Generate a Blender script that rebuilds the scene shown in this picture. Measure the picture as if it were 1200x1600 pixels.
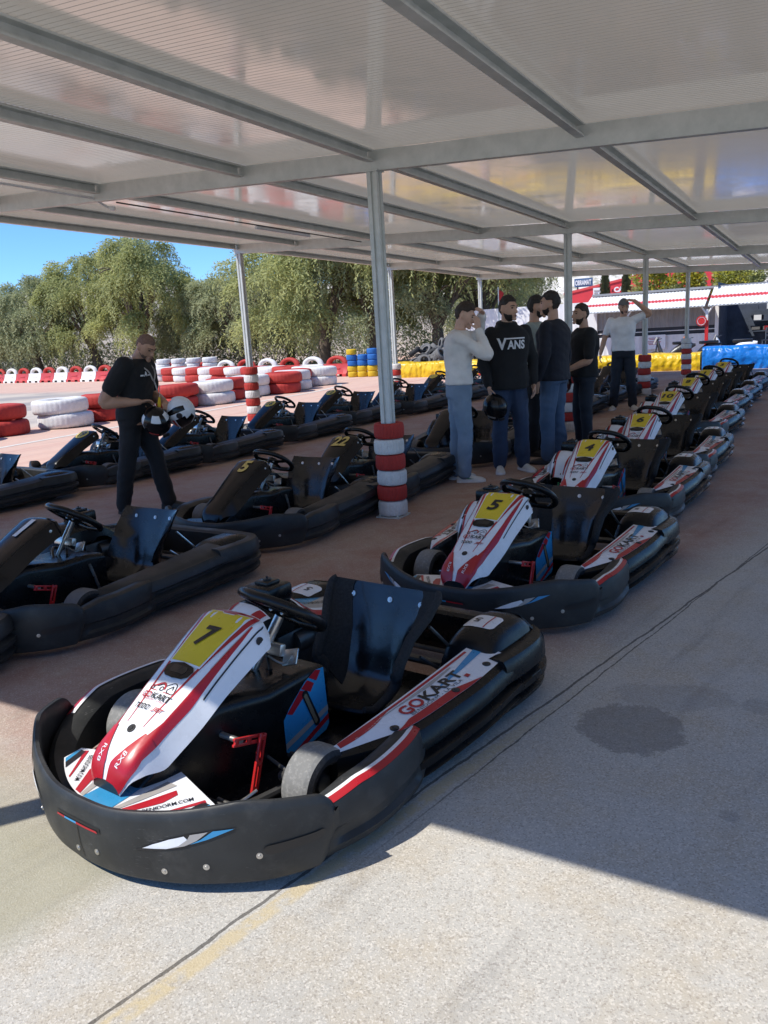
import bpy, bmesh, math, random
import numpy as np
from mathutils import Vector, Matrix, noise
from mathutils.geometry import tessellate_polygon
from mathutils.bvhtree import BVHTree

for o in list(bpy.data.objects): bpy.data.objects.remove(o)
R = math.radians
random.seed(7)
scene = bpy.context.scene
COL = scene.collection

# ------------------------------------------------------------------ camera
CAM_PITCH, CAM_ROLL, CAM_H, CAM_F = .2199, -.0596, 1.55, 1255.0
cd = bpy.data.cameras.new('camera'); cam = bpy.data.objects.new('camera', cd); COL.objects.link(cam)
fw = Vector((0, math.cos(CAM_PITCH), -math.sin(CAM_PITCH))); r0 = Vector((1, 0, 0)); u0 = r0.cross(fw)
rr = r0*math.cos(CAM_ROLL) + u0*math.sin(CAM_ROLL); uu = -r0*math.sin(CAM_ROLL) + u0*math.cos(CAM_ROLL)
M3 = Matrix((rr, uu, -fw)).transposed()
cam.matrix_world = Matrix.Translation((0, 0, CAM_H)) @ M3.to_4x4()
cd.sensor_fit = 'VERTICAL'; cd.sensor_height = 24; cd.lens = CAM_F/1600*24
cd.clip_start = .05; cd.clip_end = 3000
scene.camera = cam

# ------------------------------------------------------------------ light
SUN_AZ, SUN_EL = 247, 54
w = bpy.data.worlds.new('World'); scene.world = w; w.use_nodes = True
nt = w.node_tree; sky = nt.nodes.new('ShaderNodeTexSky'); sky.sky_type = 'NISHITA'; sky.sun_disc = False
sky.sun_elevation = R(SUN_EL); sky.sun_rotation = R(SUN_AZ); sky.altitude = 1800; sky.air_density = 1.0; sky.dust_density = .1; sky.ozone_density = 5
tint = nt.nodes.new('ShaderNodeMix'); tint.data_type = 'RGBA'; tint.blend_type = 'MULTIPLY'; tint.inputs[0].default_value = 1; tint.inputs[7].default_value = (.53, .75, .97, 1)   # clear deep blue air
nt.links.new(sky.outputs[0], tint.inputs[6]); nt.links.new(tint.outputs[2], nt.nodes['Background'].inputs[0]); nt.nodes['Background'].inputs[1].default_value = .15
sl = bpy.data.lights.new('sun', 'SUN'); sun = bpy.data.objects.new('sun', sl); COL.objects.link(sun)
sl.energy = 3.8; sl.angle = R(.53); sl.color = (1, .955, .88)
sdir = Vector((math.sin(R(SUN_AZ))*math.cos(R(SUN_EL)), math.cos(R(SUN_AZ))*math.cos(R(SUN_EL)), math.sin(R(SUN_EL))))
sun.rotation_euler = sdir.to_track_quat('Z', 'Y').to_euler(); sun.location = sdir*40
scene.view_settings.view_transform = 'Standard'; scene.view_settings.look = 'None'
scene.view_settings.exposure = .55; scene.view_settings.gamma = 1
scene.cycles.max_bounces = 10; scene.cycles.diffuse_bounces = 5

# ------------------------------------------------------------------ helpers: meshes
def cr(pts, n, closed=False):
    P = [Vector(p) for p in pts]; out = []; m = len(P)
    segs = m if closed else m-1
    for i in range(segs):
        if closed: a, b, c, d = P[(i-1) % m], P[i], P[(i+1) % m], P[(i+2) % m]
        else: a, b, c, d = P[max(i-1, 0)], P[i], P[i+1], P[min(i+2, m-1)]
        for k in range(n):
            t = k/n
            out.append(.5*((2*b)+(c-a)*t+(2*a-5*b+4*c-d)*t*t+(3*b-a-3*c+d)*t**3))
    if not closed: out.append(P[-1])
    return out
def herm(ks, vs, t):
    if t <= ks[0]: return vs[0]
    if t >= ks[-1]: return vs[-1]
    i = 0
    while t > ks[i+1]: i += 1
    def sl_(j):
        if j == 0: return (vs[1]-vs[0])/(ks[1]-ks[0])
        if j == len(ks)-1: return (vs[-1]-vs[-2])/(ks[-1]-ks[-2])
        a = (vs[j]-vs[j-1])/(ks[j]-ks[j-1]); b = (vs[j+1]-vs[j])/(ks[j+1]-ks[j])
        return 0 if a*b <= 0 else 2*a*b/(a+b)
    h = ks[i+1]-ks[i]; s = (t-ks[i])/h; m0, m1 = sl_(i)*h, sl_(i+1)*h
    return (2*s**3-3*s*s+1)*vs[i]+(s**3-2*s*s+s)*m0+(-2*s**3+3*s*s)*vs[i+1]+(s**3-s*s)*m1
def lin(ks, vs, t): return float(np.interp(t, ks, vs))
def frame(z):
    z = Vector(z).normalized(); a = Vector((0, 0, 1)) if abs(z.z) < .9 else Vector((0, 1, 0))
    x = a.cross(z).normalized(); return x, z.cross(x), z

class MB:
    def __init__(s): s.v = []; s.f = []; s.m = []; s.sm = []
    def add(s, vs, fs, m=0, smooth=True):
        b = len(s.v); s.v += [tuple(x) for x in vs]
        for f in fs: s.f.append([b+i for i in f]); s.m.append(m); s.sm.append(smooth)
    def grid(s, G, m=0, cu=False, cv=False, smooth=True, flip=False):
        nu, nv = len(G), len(G[0]); vs = [p for row in G for p in row]; fs = []
        for i in range(nu if cu else nu-1):
            for j in range(nv if cv else nv-1):
                i2, j2 = (i+1) % nu, (j+1) % nv
                q = [i*nv+j, i2*nv+j, i2*nv+j2, i*nv+j2]
                fs.append(q[::-1] if flip else q)
        s.add(vs, fs, m, smooth)
    def box(s, c, d, rot=None, m=0, bev=0):
        x, y, z = d[0]/2, d[1]/2, d[2]/2
        bm = bmesh.new(); bmesh.ops.create_cube(bm, size=1)
        for v in bm.verts: v.co = Vector((v.co.x*d[0], v.co.y*d[1], v.co.z*d[2]))
        if bev: bmesh.ops.bevel(bm, geom=bm.edges[:], offset=bev, segments=2, affect='EDGES', profile=.5)
        s.bm(bm, Matrix.Translation(c) @ (rot.to_4x4() if rot else Matrix()), m, smooth=bool(bev))
    def bm(s, bm, M=None, m=0, smooth=True):
        bm.verts.index_update()
        vs = [(M @ v.co) if M else v.co for v in bm.verts]
        s.add(vs, [[v.index for v in f.verts] for f in bm.faces], m, smooth); bm.free()
    def tube(s, pts, r, n=10, m=0, caps=True, closed=False, rx=None):
        P = [Vector(p) for p in pts]; k = len(P); rs = r if isinstance(r, (list, tuple)) else [r]*k
        G = []; X = None
        for i in range(k):
            if closed: t = P[(i+1) % k]-P[(i-1) % k]
            else: t = P[min(i+1, k-1)]-P[max(i-1, 0)]
            t.normalize()
            if X is None: X = frame(t)[0]
            X = (X-t*X.dot(t)); X = X.normalized() if X.length > 1e-6 else frame(t)[0]
            Y = t.cross(X)
            G.append([P[i]+(X*math.cos(a)+Y*math.sin(a))*rs[i] for a in [2*math.pi*j/n for j in range(n)]])
        s.grid(G, m, cu=closed, cv=True, flip=True)
        if caps and not closed:
            s.add(G[0], [list(range(n))], m, False); s.add(G[-1], [list(range(n))[::-1]], m, False)
    def cyl(s, a, b, r, n=16, m=0): s.tube([a, b], r, n, m)
    def lathe(s, prof, M=None, n=32, m=0, closed=False, mats=None):
        M = M or Matrix(); G = []
        for k, (r, h) in enumerate(prof): G.append([M @ Vector((r*math.cos(a), r*math.sin(a), h)) for a in [2*math.pi*j/n for j in range(n)]])
        if mats:
            for k in range(len(prof)-1): s.grid(G[k:k+2], mats[k], cv=True)
        else: s.grid(G, m, cu=closed, cv=True)
    def ell(s, c, r, M=None, nu=12, nv=16, m=0):
        G = []
        for i in range(nu+1):
            th = math.pi*i/nu
            row = []
            for j in range(nv):
                ph = 2*math.pi*j/nv
                p = Vector((r[0]*math.sin(th)*math.cos(ph), r[1]*math.sin(th)*math.sin(ph), r[2]*math.cos(th)))
                row.append(Vector(c)+((M @ p) if M else p))
            G.append(row)
        s.grid(G, m, cv=True, flip=False)
    def sweep(s, path, sec, m=0, cap=True, closed_sec=True):
        """path: plan points, outward normal on the right of travel; sec(i,t)-> list of (out,z)"""
        n = len(path); G = []
        for i, p in enumerate(path):
            t = (Vector(path[min(i+1, n-1)])-Vector(path[max(i-1, 0)])).to_2d().normalized()
            nn = Vector((t.y, -t.x))
            G.append([Vector((p[0]+nn.x*o, p[1]+nn.y*o, z)) for o, z in sec(i, i/(n-1))])
        s.grid(G, m, cv=closed_sec)
        if cap:
            k = len(G[0]); s.add(G[0], [list(range(k))], m, False); s.add(G[-1], [list(range(k))[::-1]], m, False)
        return G
    def poly(s, S, pts, m=0, maxlen=.06):
        """flat outline in surface coordinates -> faces on surface S"""
        bm = bmesh.new(); vs = [bm.verts.new((p[0], p[1], 0)) for p in pts]; bm.faces.new(vs)
        bmesh.ops.triangulate(bm, faces=bm.faces[:])
        for _ in range(6):
            e = [x for x in bm.edges if x.calc_length() > maxlen]
            if not e: break
            bmesh.ops.subdivide_edges(bm, edges=e, cuts=1); bmesh.ops.triangulate(bm, faces=[f for f in bm.faces if len(f.verts) > 3])
        bm.verts.index_update()
        s.add([S(v.co.x, v.co.y) for v in bm.verts], [[v.index for v in f.verts] for f in bm.faces], m, True); bm.free()
    def strip(s, S, f0, f1, v0, v1, n=24, m=0, k=3):
        G = []
        for i in range(n+1):
            v = v0+(v1-v0)*i/n; a, b = f0(v), f1(v)
            G.append([S(a+(b-a)*j/k, v) for j in range(k+1)])
        s.grid(G, m)
    def build(s, name, mats, parent=None, sharp=32, loc=None, up=None):
        me = bpy.data.meshes.new(name); me.from_pydata(s.v, [], s.f)
        if not isinstance(mats, (list, tuple)): mats = [mats]
        for m in mats: me.materials.append(m)
        me.polygons.foreach_set('material_index', s.m); me.polygons.foreach_set('use_smooth', s.sm)
        me.update()
        if sharp: me.set_sharp_from_angle(angle=R(sharp))
        o = bpy.data.objects.new(name, me); COL.objects.link(o)
        if parent: o.parent = parent
        if loc is not None: o.location = loc
        return o
def fixn(o):
    bm = bmesh.new(); bm.from_mesh(o.data); bmesh.ops.recalc_face_normals(bm, faces=bm.faces[:]); bm.to_mesh(o.data); bm.free(); return o
def tag(o, label=None, cat=None, group=None, kind=None):
    if label: o['label'] = label
    if cat: o['category'] = cat
    if group: o['group'] = group
    if kind: o['kind'] = kind
    return o
def empty(name, loc=(0, 0, 0), rz=0, label=None, cat=None, group=None):
    o = bpy.data.objects.new(name, None); COL.objects.link(o); o.location = loc; o.rotation_euler = (0, 0, rz)
    o.empty_display_size = .2
    return tag(o, label, cat, group)
def copy_tree(o, parent=None):
    c = o.copy(); COL.objects.link(c); c.parent = parent
    for ch in list(o.children): copy_tree(ch, c)
    return c
_tc = {}
def text_geo(s, bold=0.0, shear=0.0, space=1.0):
    key = (s, bold, shear, space)
    if key in _tc: return _tc[key]
    cu = bpy.data.curves.new('t', 'FONT'); cu.body = s; cu.size = 1; cu.offset = bold; cu.shear = shear; cu.resolution_u = 4
    cu.space_character = space
    o = bpy.data.objects.new('t', cu); COL.objects.link(o)
    me = bpy.data.meshes.new_from_object(o.evaluated_get(bpy.context.evaluated_depsgraph_get()))
    V = [(v.co.x, v.co.y) for v in me.vertices]; F = [list(p.vertices) for p in me.polygons]
    bpy.data.objects.remove(o); bpy.data.curves.remove(cu); bpy.data.meshes.remove(me)
    x0, x1 = min(v[0] for v in V), max(v[0] for v in V); y0, y1 = min(v[1] for v in V), max(v[1] for v in V)
    h = y1-y0
    V = [((x-(x0+x1)/2)/h, (y-(y0+y1)/2)/h) for x, y in V]
    _tc[key] = (V, F, (x1-x0)/h); return _tc[key]
def put_text(mb, s, fn, height, m, bold=.02, shear=0, width=None, space=1.0):
    """fn(tx,ty) metres right/up of the text centre -> 3D point"""
    V, F, asp = text_geo(s, bold, shear, space)
    sx = height if width is None else width/asp
    mb.add([fn(x*sx, y*height) for x, y in V], F, m, False)

# ------------------------------------------------------------------ helpers: materials
class N:
    def __init__(s, name):
        s.mat = bpy.data.materials.new(name); s.mat.use_nodes = True; s.t = s.mat.node_tree
        s.p = s.t.nodes['Principled BSDF']
    def n(s, typ, **kw):
        x = s.t.nodes.new(typ)
        for k, v in kw.items(): setattr(x, k, v)
        return x
    def L(s, a, b): s.t.links.new(a, b)
    def put(s, sock, v):
        if hasattr(v, 'is_output') or isinstance(v, bpy.types.NodeSocket): s.L(v, sock)
        else: sock.default_value = v
    def math(s, op, a, b=0, c=0, clamp=False):
        x = s.n('ShaderNodeMath', operation=op, use_clamp=clamp)
        for i, v in enumerate((a, b, c)): s.put(x.inputs[i], v)
        return x.outputs[0]
    def pos(s): return s.n('ShaderNodeNewGeometry').outputs['Position']
    def obj(s): return s.n('ShaderNodeTexCoord').outputs['Object']
    def noise(s, scale, detail=4, rough=.55, vec=None, out='Fac', dist=0):
        x = s.n('ShaderNodeTexNoise'); x.inputs['Scale'].default_value = scale; x.inputs['Detail'].default_value = detail
        x.inputs['Roughness'].default_value = rough; x.inputs['Distortion'].default_value = dist
        if vec is not None: s.L(vec, x.inputs['Vector'])
        return x.outputs[out]
    def vor(s, scale, vec=None, out='Distance', feat='F1'):
        x = s.n('ShaderNodeTexVoronoi', feature=feat); x.inputs['Scale'].default_value = scale
        if vec is not None: s.L(vec, x.inputs['Vector'])
        return x.outputs[out]
    def ramp(s, fac, stops, interp='LINEAR'):
        x = s.n('ShaderNodeValToRGB'); x.color_ramp.interpolation = interp; e = x.color_ramp.elements
        while len(e) < len(stops): e.new(.5)
        for i, (p, c) in enumerate(stops):
            e[i].position = p; e[i].color = (c, c, c, 1) if isinstance(c, (int, float)) else (*c, 1)
        s.put(x.inputs[0], fac); return x.outputs[0]
    def mix(s, fac, a, b, mode='MIX'):
        x = s.n('ShaderNodeMix', data_type='RGBA', blend_type=mode)
        s.put(x.inputs[0], fac)
        for i, v in ((6, a), (7, b)):
            if isinstance(v, tuple): v = (*v, 1) if len(v) == 3 else v
            s.put(x.inputs[i], v)
        return x.outputs[2]
    def set(s, **kw):
        names = dict(col='Base Color', rough='Roughness', metal='Metallic', spec='Specular IOR Level', coat='Coat Weight', trans='Transmission Weight', emit='Emission Color', estr='Emission Strength', sheen='Sheen Weight')
        for k, v in kw.items():
            if isinstance(v, tuple) and len(v) == 3: v = (*v, 1)
            s.put(s.p.inputs[names[k]], v)
        return s
    def bump(s, h, strength=.3, dist=.01):
        x = s.n('ShaderNodeBump'); x.inputs['Strength'].default_value = strength; x.inputs['Distance'].default_value = dist
        s.put(x.inputs['Height'], h); s.L(x.outputs[0], s.p.inputs['Normal']); return s
def simple(name, col, rough=.5, metal=0, var=.15, scale=6, bump=0, bscale=200, dirt=None, coord='obj', **kw):
    m = N(name); vec = m.obj() if coord == 'obj' else m.pos()
    f = m.noise(scale, 5, .6, vec)
    c = m.mix(m.ramp(f, [(.3, 0), (.7, 1)]), tuple(x*(1-var) for x in col), tuple(min(1, x*(1+var)) for x in col))
    if dirt:
        g = m.ramp(m.noise(scale*2.3, 6, .7, vec), [(.52, 0), (.75, 1)]); c = m.mix(m.math('MULTIPLY', g, dirt[1]), c, dirt[0])
    r = m.ramp(m.noise(scale*1.7, 5, .6, vec), [(.25, max(.03, rough-.1)), (.75, min(1, rough+.12))])
    m.set(col=c, rough=r, metal=metal, **kw)
    if bump: m.bump(m.noise(bscale, 3, .6, vec), bump, .004)
    return m.mat

MAT = {}
MAT['plastic'] = simple('black_plastic', (.0055, .006, .007), .27, var=.3, scale=5, bump=.06, bscale=260, dirt=((.04, .038, .036), .12), spec=.3)
MAT['shield'] = simple('scuffed_black_plastic', (.013, .0145, .016), .36, var=.35, scale=4, bump=.08, bscale=240, dirt=((.10, .095, .088), .34), spec=.35)
def scuffed(name, col, rough):
    m = N(name); v = m.obj(); f = m.noise(4, 5, .6, v)
    c = m.mix(m.ramp(f, [(.3, 0), (.7, 1)]), tuple(x*.65 for x in col), tuple(x*1.35 for x in col))
    g = m.ramp(m.noise(9, 6, .7, v), [(.52, 0), (.75, 1)]); c = m.mix(m.math('MULTIPLY', g, .30), c, (.10, .095, .088))
    mp = m.n('ShaderNodeMapping'); mp.inputs['Scale'].default_value = (5, 5, 60); mp.inputs['Rotation'].default_value = (.25, .1, 0); m.L(v, mp.inputs[0])
    sc = m.math('MULTIPLY', m.ramp(m.noise(6, 3, .6, mp.outputs[0]), [(.64, 0), (.70, 1)]), m.ramp(m.noise(5.5, 4, .6, v), [(.52, 0), (.62, 1)]))
    c = m.mix(m.math('MULTIPLY', sc, .6), c, (.20, .195, .185))
    m.set(col=c, rough=m.math('ADD', m.ramp(m.noise(6.8, 5, .6, v), [(.25, rough-.08), (.75, rough+.14)]), m.math('MULTIPLY', sc, .2)), spec=.35); m.bump(m.math('ADD', m.noise(240, 3, .6, v), m.math('MULTIPLY', sc, -1.5)), .09, .004); return m.mat
MAT['shield'] = scuffed('scuffed_black_plastic', (.026, .0275, .028), .42)
MAT['gloss_black'] = simple('glossy_black', (.005, .0055, .007), .17, var=.3, scale=5, dirt=((.03, .03, .03), .05), spec=.32)
MAT['seat'] = simple('seat_black', (.007, .008, .010), .22, var=.3, scale=7, dirt=((.03, .034, .038), .25), coat=.15)
MAT['felt'] = simple('black_felt', (.018, .019, .021), .95, var=.5, scale=90, bump=.8, bscale=500)
MAT['white'] = simple('white_sticker', (.72, .73, .75), .28, var=.05, scale=5, dirt=((.45, .42, .38), .25))
MAT['red'] = simple('red_sticker', (.40, .012, .022), .3, var=.1, scale=5)
MAT['redb'] = simple('red_lacquer', (.48, .02, .02), .3, var=.1)
MAT['green'] = simple('green_lacquer', (.02, .20, .04), .3, var=.1)
MAT['blue'] = simple('blue_sticker', (.035, .26, .50), .3, var=.08)
MAT['silver'] = simple('silver_sticker', (.36, .34, .32), .35, var=.08)
MAT['yellow'] = simple('yellow_sticker', (.70, .50, .025), .3, var=.06)
MAT['gold'] = simple('gold_digits', (.62, .44, .12), .4, var=.1)
MAT['ink'] = simple('black_ink', (.012, .012, .014), .35, var=.1)
MAT['redink'] = simple('red_ink', (.36, .02, .03), .4, var=.1)
MAT['steel'] = simple('plated_steel', (.55, .54, .52), .32, metal=.9, var=.15, scale=12)
MAT['darksteel'] = simple('dark_steel', (.10, .10, .10), .45, metal=.7, var=.3, scale=12)
def tyre_mat(name, col, scuff, amt):
    m = N(name); v = m.obj(); f = m.noise(9, 6, .7, v); g = m.noise(60, 3, .6, v)
    c = m.mix(m.ramp(f, [(.35, 0), (.7, 1)]), tuple(x*.8 for x in col), col)
    c = m.mix(m.math('MULTIPLY', m.ramp(g, [(.5, 0), (.68, 1)]), amt), c, scuff)
    m.set(col=c, rough=.75); m.bump(g, .35, .004); return m.mat
MAT['slick'] = tyre_mat('worn_slick_rubber', (.20, .20, .19), (.34, .33, .31), .5)
MAT['rubber'] = tyre_mat('black_rubber', (.022, .022, .023), (.07, .065, .06), .5)
MAT['tyre_red'] = tyre_mat('red_painted_rubber', (.47, .035, .025), (.24, .03, .025), .45)
MAT['tyre_white'] = tyre_mat('white_painted_rubber', (.74, .73, .71), (.48, .45, .42), .4)
MAT['tyre_blue'] = tyre_mat('blue_painted_rubber', (.02, .16, .50), (.02, .08, .25), .4)
MAT['tyre_yellow'] = tyre_mat('yellow_painted_rubber', (.72, .48, .02), (.4, .25, .02), .4)
MAT['tyre_grey'] = tyre_mat('dusty_rubber', (.16, .155, .15), (.09, .085, .08), .5)

# grid of the canopy: al runs along the rows, ac across them (to the left)
AZ = .5078; GP = Vector((.0802, 6.7669)); GA = Vector((math.sin(AZ), math.cos(AZ))); GB = Vector((-math.cos(AZ), math.sin(AZ)))
def gw(al, ac, z=0): q = GP+GA*al+GB*ac; return Vector((q.x, q.y, z))
GROT = -AZ   # z-rotation that turns local +Y into the row direction
def zroof(al, ac): return 2.7936+.150+.0477*ac-.0125*al

# ------------------------------------------------------------------ ground
def ground_material():
    m = N('ground_concrete'); P = m.pos()
    def axis(p0, d):   # signed distance along direction d from p0
        x = m.n('ShaderNodeVectorMath', operation='SUBTRACT'); m.L(P, x.inputs[0]); x.inputs[1].default_value = (p0[0], p0[1], 0)
        y = m.n('ShaderNodeVectorMath', operation='DOT_PRODUCT'); m.L(x.outputs[0], y.inputs[0]); y.inputs[1].default_value = (d[0], d[1], 0)
        return y.outputs['Value']
    def sstep(v, a, b): return m.ramp(m.n_map(v, a, b), [(0, 0), (1, 1)], 'EASE')
    def n_map(v, a, b):
        x = m.n('ShaderNodeMapRange', clamp=True); m.put(x.inputs[0], v); x.inputs[1].default_value = a; x.inputs[2].default_value = b; return x.outputs[0]
    m.n_map = n_map
    wob = m.math('MULTIPLY', m.math('SUBTRACT', m.noise(3, 4, .6, P), .5), .035)
    wob2 = m.math('MULTIPLY', m.math('SUBTRACT', m.noise(.8, 5, .6, P), .5), 1.6)
    dA = m.math('ADD', axis((-.76, 1.6), (.732, -.681)), wob); dB = m.math('ADD', axis((.09, 2.38), (.753, -.658)), wob)
    ac = axis(GP, GB); al = axis(GP, GA); yy = axis((0, 0), (0, 1))
    big = m.noise(.7, 5, .6, P); mid = m.noise(4, 6, .62, P); fine = m.noise(170, 3, .65, P); grain = m.vor(200, P, 'Color')
    grainf = m.n('ShaderNodeSeparateColor'); m.L(grain, grainf.inputs[0]); gf = grainf.outputs[0]
    # aggregate concrete
    con = m.mix(m.ramp(big, [(.3, 0), (.7, 1)]), (.415, .392, .345), (.50, .482, .44))
    con = m.mix(m.math('MULTIPLY', m.ramp(m.noise(2.2, 7, .72, P), [(.46, 0), (.62, 1)]), .42), con, (.44, .355, .235))
    con = m.mix(m.ramp(gf, [(.0, .42), (.12, .38), (.14, 0), (.8, 0), (.83, .45), (1, .55)]), con, m.mix(m.math('GREATER_THAN', gf, .5), (.22, .19, .16), (.66, .62, .55)))
    # worn red paint left of the joint
    patch = m.ramp(m.noise(1.4, 6, .68, P), [(.42, 0), (.60, 1)])
    redc = m.mix(mid, (.30, .175, .14), (.37, .24, .20))
    redc = m.mix(m.math('MULTIPLY', m.ramp(m.noise(9, 6, .7, P), [(.5, 0), (.72, 1)]), .55), redc, (.40, .34, .29))
    redc = m.mix(m.math('MULTIPLY', m.ramp(gf, [(.1, 1), (.12, 0), (.85, 0), (.88, 1)]), .35), redc, m.mix(m.math('GREATER_THAN', gf, .5), (.20, .15, .12), (.56, .50, .44)))
    front = n_map(m.math('ADD', al, wob2), -4.6, -3.6)         # bare near the front edge
    redf = m.math('MULTIPLY', n_map(m.math('ADD', dA, m.math('MULTIPLY', wob2, .25)), -.05, -.45), m.math('MULTIPLY', m.math('MULTIPLY_ADD', patch, .35, .65), front))
    col = m.mix(redf, con, redc)
    # greyish-green bare patch in the front left corner
    col = m.mix(m.math('MULTIPLY', m.math('MULTIPLY', n_map(dA, -.35, -.5), n_map(al, -4.1, -4.5)), .72), col, m.mix(mid, (.27, .26, .175), (.38, .35, .25)))
    # track beyond the left posts: faded pink asphalt, then grey tan asphalt
    pink = m.mix(mid, (.58, .385, .30), (.64, .45, .365))
    stre = m.n('ShaderNodeMapping'); stre.inputs['Scale'].default_value = (1, 1, 1); stre.inputs['Rotation'].default_value = (0, 0, AZ); m.L(P, stre.inputs[0]); st2 = m.n('ShaderNodeMapping'); st2.inputs['Scale'].default_value = (2.2, .12, 1); m.L(stre.outputs[0], st2.inputs[0])
    pink = m.mix(m.math('MULTIPLY', m.ramp(m.noise(1.3, 6, .7, st2.outputs[0]), [(.5, 0), (.66, 1)]), .55), pink, (.44, .21, .175))
    pink = m.mix(m.math('MULTIPLY', m.ramp(m.noise(2.2, 6, .7, P), [(.48, 0), (.7, 1)]), .5), pink, (.50, .36, .30))
    tan = m.mix(mid, (.50, .43, .35), (.57, .50, .42))
    tan = m.mix(n_map(m.math('ADD', m.noise(.25, 4, .6, P), 0), .45, .6), tan, (.33, .30, .28))
    trk = m.mix(m.math('MULTIPLY', n_map(ac, 11.2, 11.9), n_map(al, 16.5, 15)), pink, tan)
    trk = m.mix(m.math('MULTIPLY', n_map(ac, 27, 30), 1.0), trk, pink)
    col = m.mix(n_map(m.math('ADD', ac, m.math('MULTIPLY', wob2, .5)), 4.6, 5.3), col, trk)
    # the strip between the two cuts, and the cuts themselves
    band = m.math('MULTIPLY', m.math('MULTIPLY', n_map(dA, .012, .022), n_map(dA, .075, .06)), n_map(m.noise(11, 5, .7, P), .35, .5))
    col = m.mix(m.math('MULTIPLY', m.math('MULTIPLY', band, .72), n_map(yy, 3.4, 2.4)), col, (.52, .42, .24))
    edge = m.math('MULTIPLY', m.math('MULTIPLY', n_map(dA, .075, .085), n_map(dB, .03, .0)), 0)
    crA = m.math('LESS_THAN', m.math('ABSOLUTE', dA), m.math('MULTIPLY_ADD', m.noise(23, 3, .6, P), .010, .0008))
    crB = m.math('LESS_THAN', m.math('ABSOLUTE', dB), m.math('MULTIPLY_ADD', m.noise(31, 3, .6, P), .010, -.0015))
    crk = m.math('MULTIPLY', m.math('MAXIMUM', crA, m.math('MULTIPLY', crB, n_map(yy, 2.0, 2.7))), n_map(ac, 2.0, 1.2))
    col = m.mix(m.math('MULTIPLY', crk, .72), col, (.035, .030, .026))
    # oil stains
    def stain(c, rx, ry, amt, tone):
        nonlocal col
        u = m.math('DIVIDE', axis(c, (.98, -.2)), rx); v = m.math('DIVIDE', axis(c, (.2, .98)), ry)
        d = m.math('SQRT', m.math('ADD', m.math('MULTIPLY', u, u), m.math('MULTIPLY', v, v)))
        d = m.math('ADD', d, m.math('MULTIPLY', m.math('SUBTRACT', m.noise(6, 7, .85, P), .5), 1.5))
        col = m.mix(m.math('MULTIPLY', n_map(d, 1.03, .93), amt), col, tone)
    stain((.9, 2.85), .20, .21, .44, (.10, .092, .085)); stain((1.15, 3.08), .26, .12, .26, (.2, .19, .18)); stain((1.46, 2.95), .07, .07, .3, (.2, .19, .18)); stain((1.03, 2.25), .035, .03, .3, (.2, .19, .18))
    smp = m.n('ShaderNodeMapping'); smp.inputs['Rotation'].default_value = (0, 0, .72); m.L(P, smp.inputs[0]); sm2 = m.n('ShaderNodeMapping'); sm2.inputs['Scale'].default_value = (3.2, .22, 1); m.L(smp.outputs[0], sm2.inputs[0])
    streak = m.math('MULTIPLY', m.ramp(m.noise(2.0, 5, .65, sm2.outputs[0]), [(.54, 0), (.68, 1)]), m.math('MULTIPLY', m.ramp(m.noise(.9, 3, .6, P), [(.42, 0), (.6, 1)]), .30)); col = m.mix(streak, col, (.15, .14, .135))
    blot = m.math('MULTIPLY', m.ramp(m.noise(1.9, 7, .75, P), [(.58, 0), (.72, 1)]), .22); col = m.mix(blot, col, (.24, .225, .20))
    spots = m.math('MULTIPLY', m.ramp(m.noise(2.6, 2, .5, P), [(.70, 0), (.73, 1)]), .16)
    col = m.mix(spots, col, (.12, .11, .10))
    m.set(col=col, rough=m.ramp(mid, [(.3, .8), (.7, .95)]), spec=.25)
    h = m.math('ADD', m.math('MULTIPLY', gf, .35), m.math('ADD', fine, m.math('MULTIPLY', crk, -3)))
    m.bump(h, .55, .004)
    return m.mat
mb = MB(); mb.add([(-900, -60, 0), (900, -60, 0), (900, 1500, 0), (-900, 1500, 0)], [[0, 1, 2, 3]], 0, False)
g = mb.build('ground', ground_material(), sharp=None); tag(g, kind='structure')

# white painted track lines
MAT['line'] = simple('worn_white_paint', (.62, .58, .52), .8, var=.1, scale=3, dirt=((.45, .33, .28), .6), coord='pos')
def line_strip(pts, wd, z=.004):
    mb = MB(); P = cr([(p.x, p.y, 0) for p in pts], 8); G = []
    for i, q in enumerate(P):
        t = (P[min(i+1, len(P)-1)]-P[max(i-1, 0)]).normalized(); nn = Vector((t.y, -t.x, 0))
        G.append([q+nn*wd/2+Vector((0, 0, z)), q-nn*wd/2+Vector((0, 0, z))])
    mb.grid(G, 0); return tag(mb.build('track_line', MAT['line'], sharp=None), kind='structure')
line_strip([gw(2, 9.1), gw(6, 9.3), gw(10, 9.5), gw(14, 9.7), gw(16.4, 10.6), gw(17.4, 12.5), gw(18, 15)], .16)
line_strip([gw(19.5, 12.8), gw(22, 20), gw(23, 30), gw(22, 42)], .25)

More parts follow.
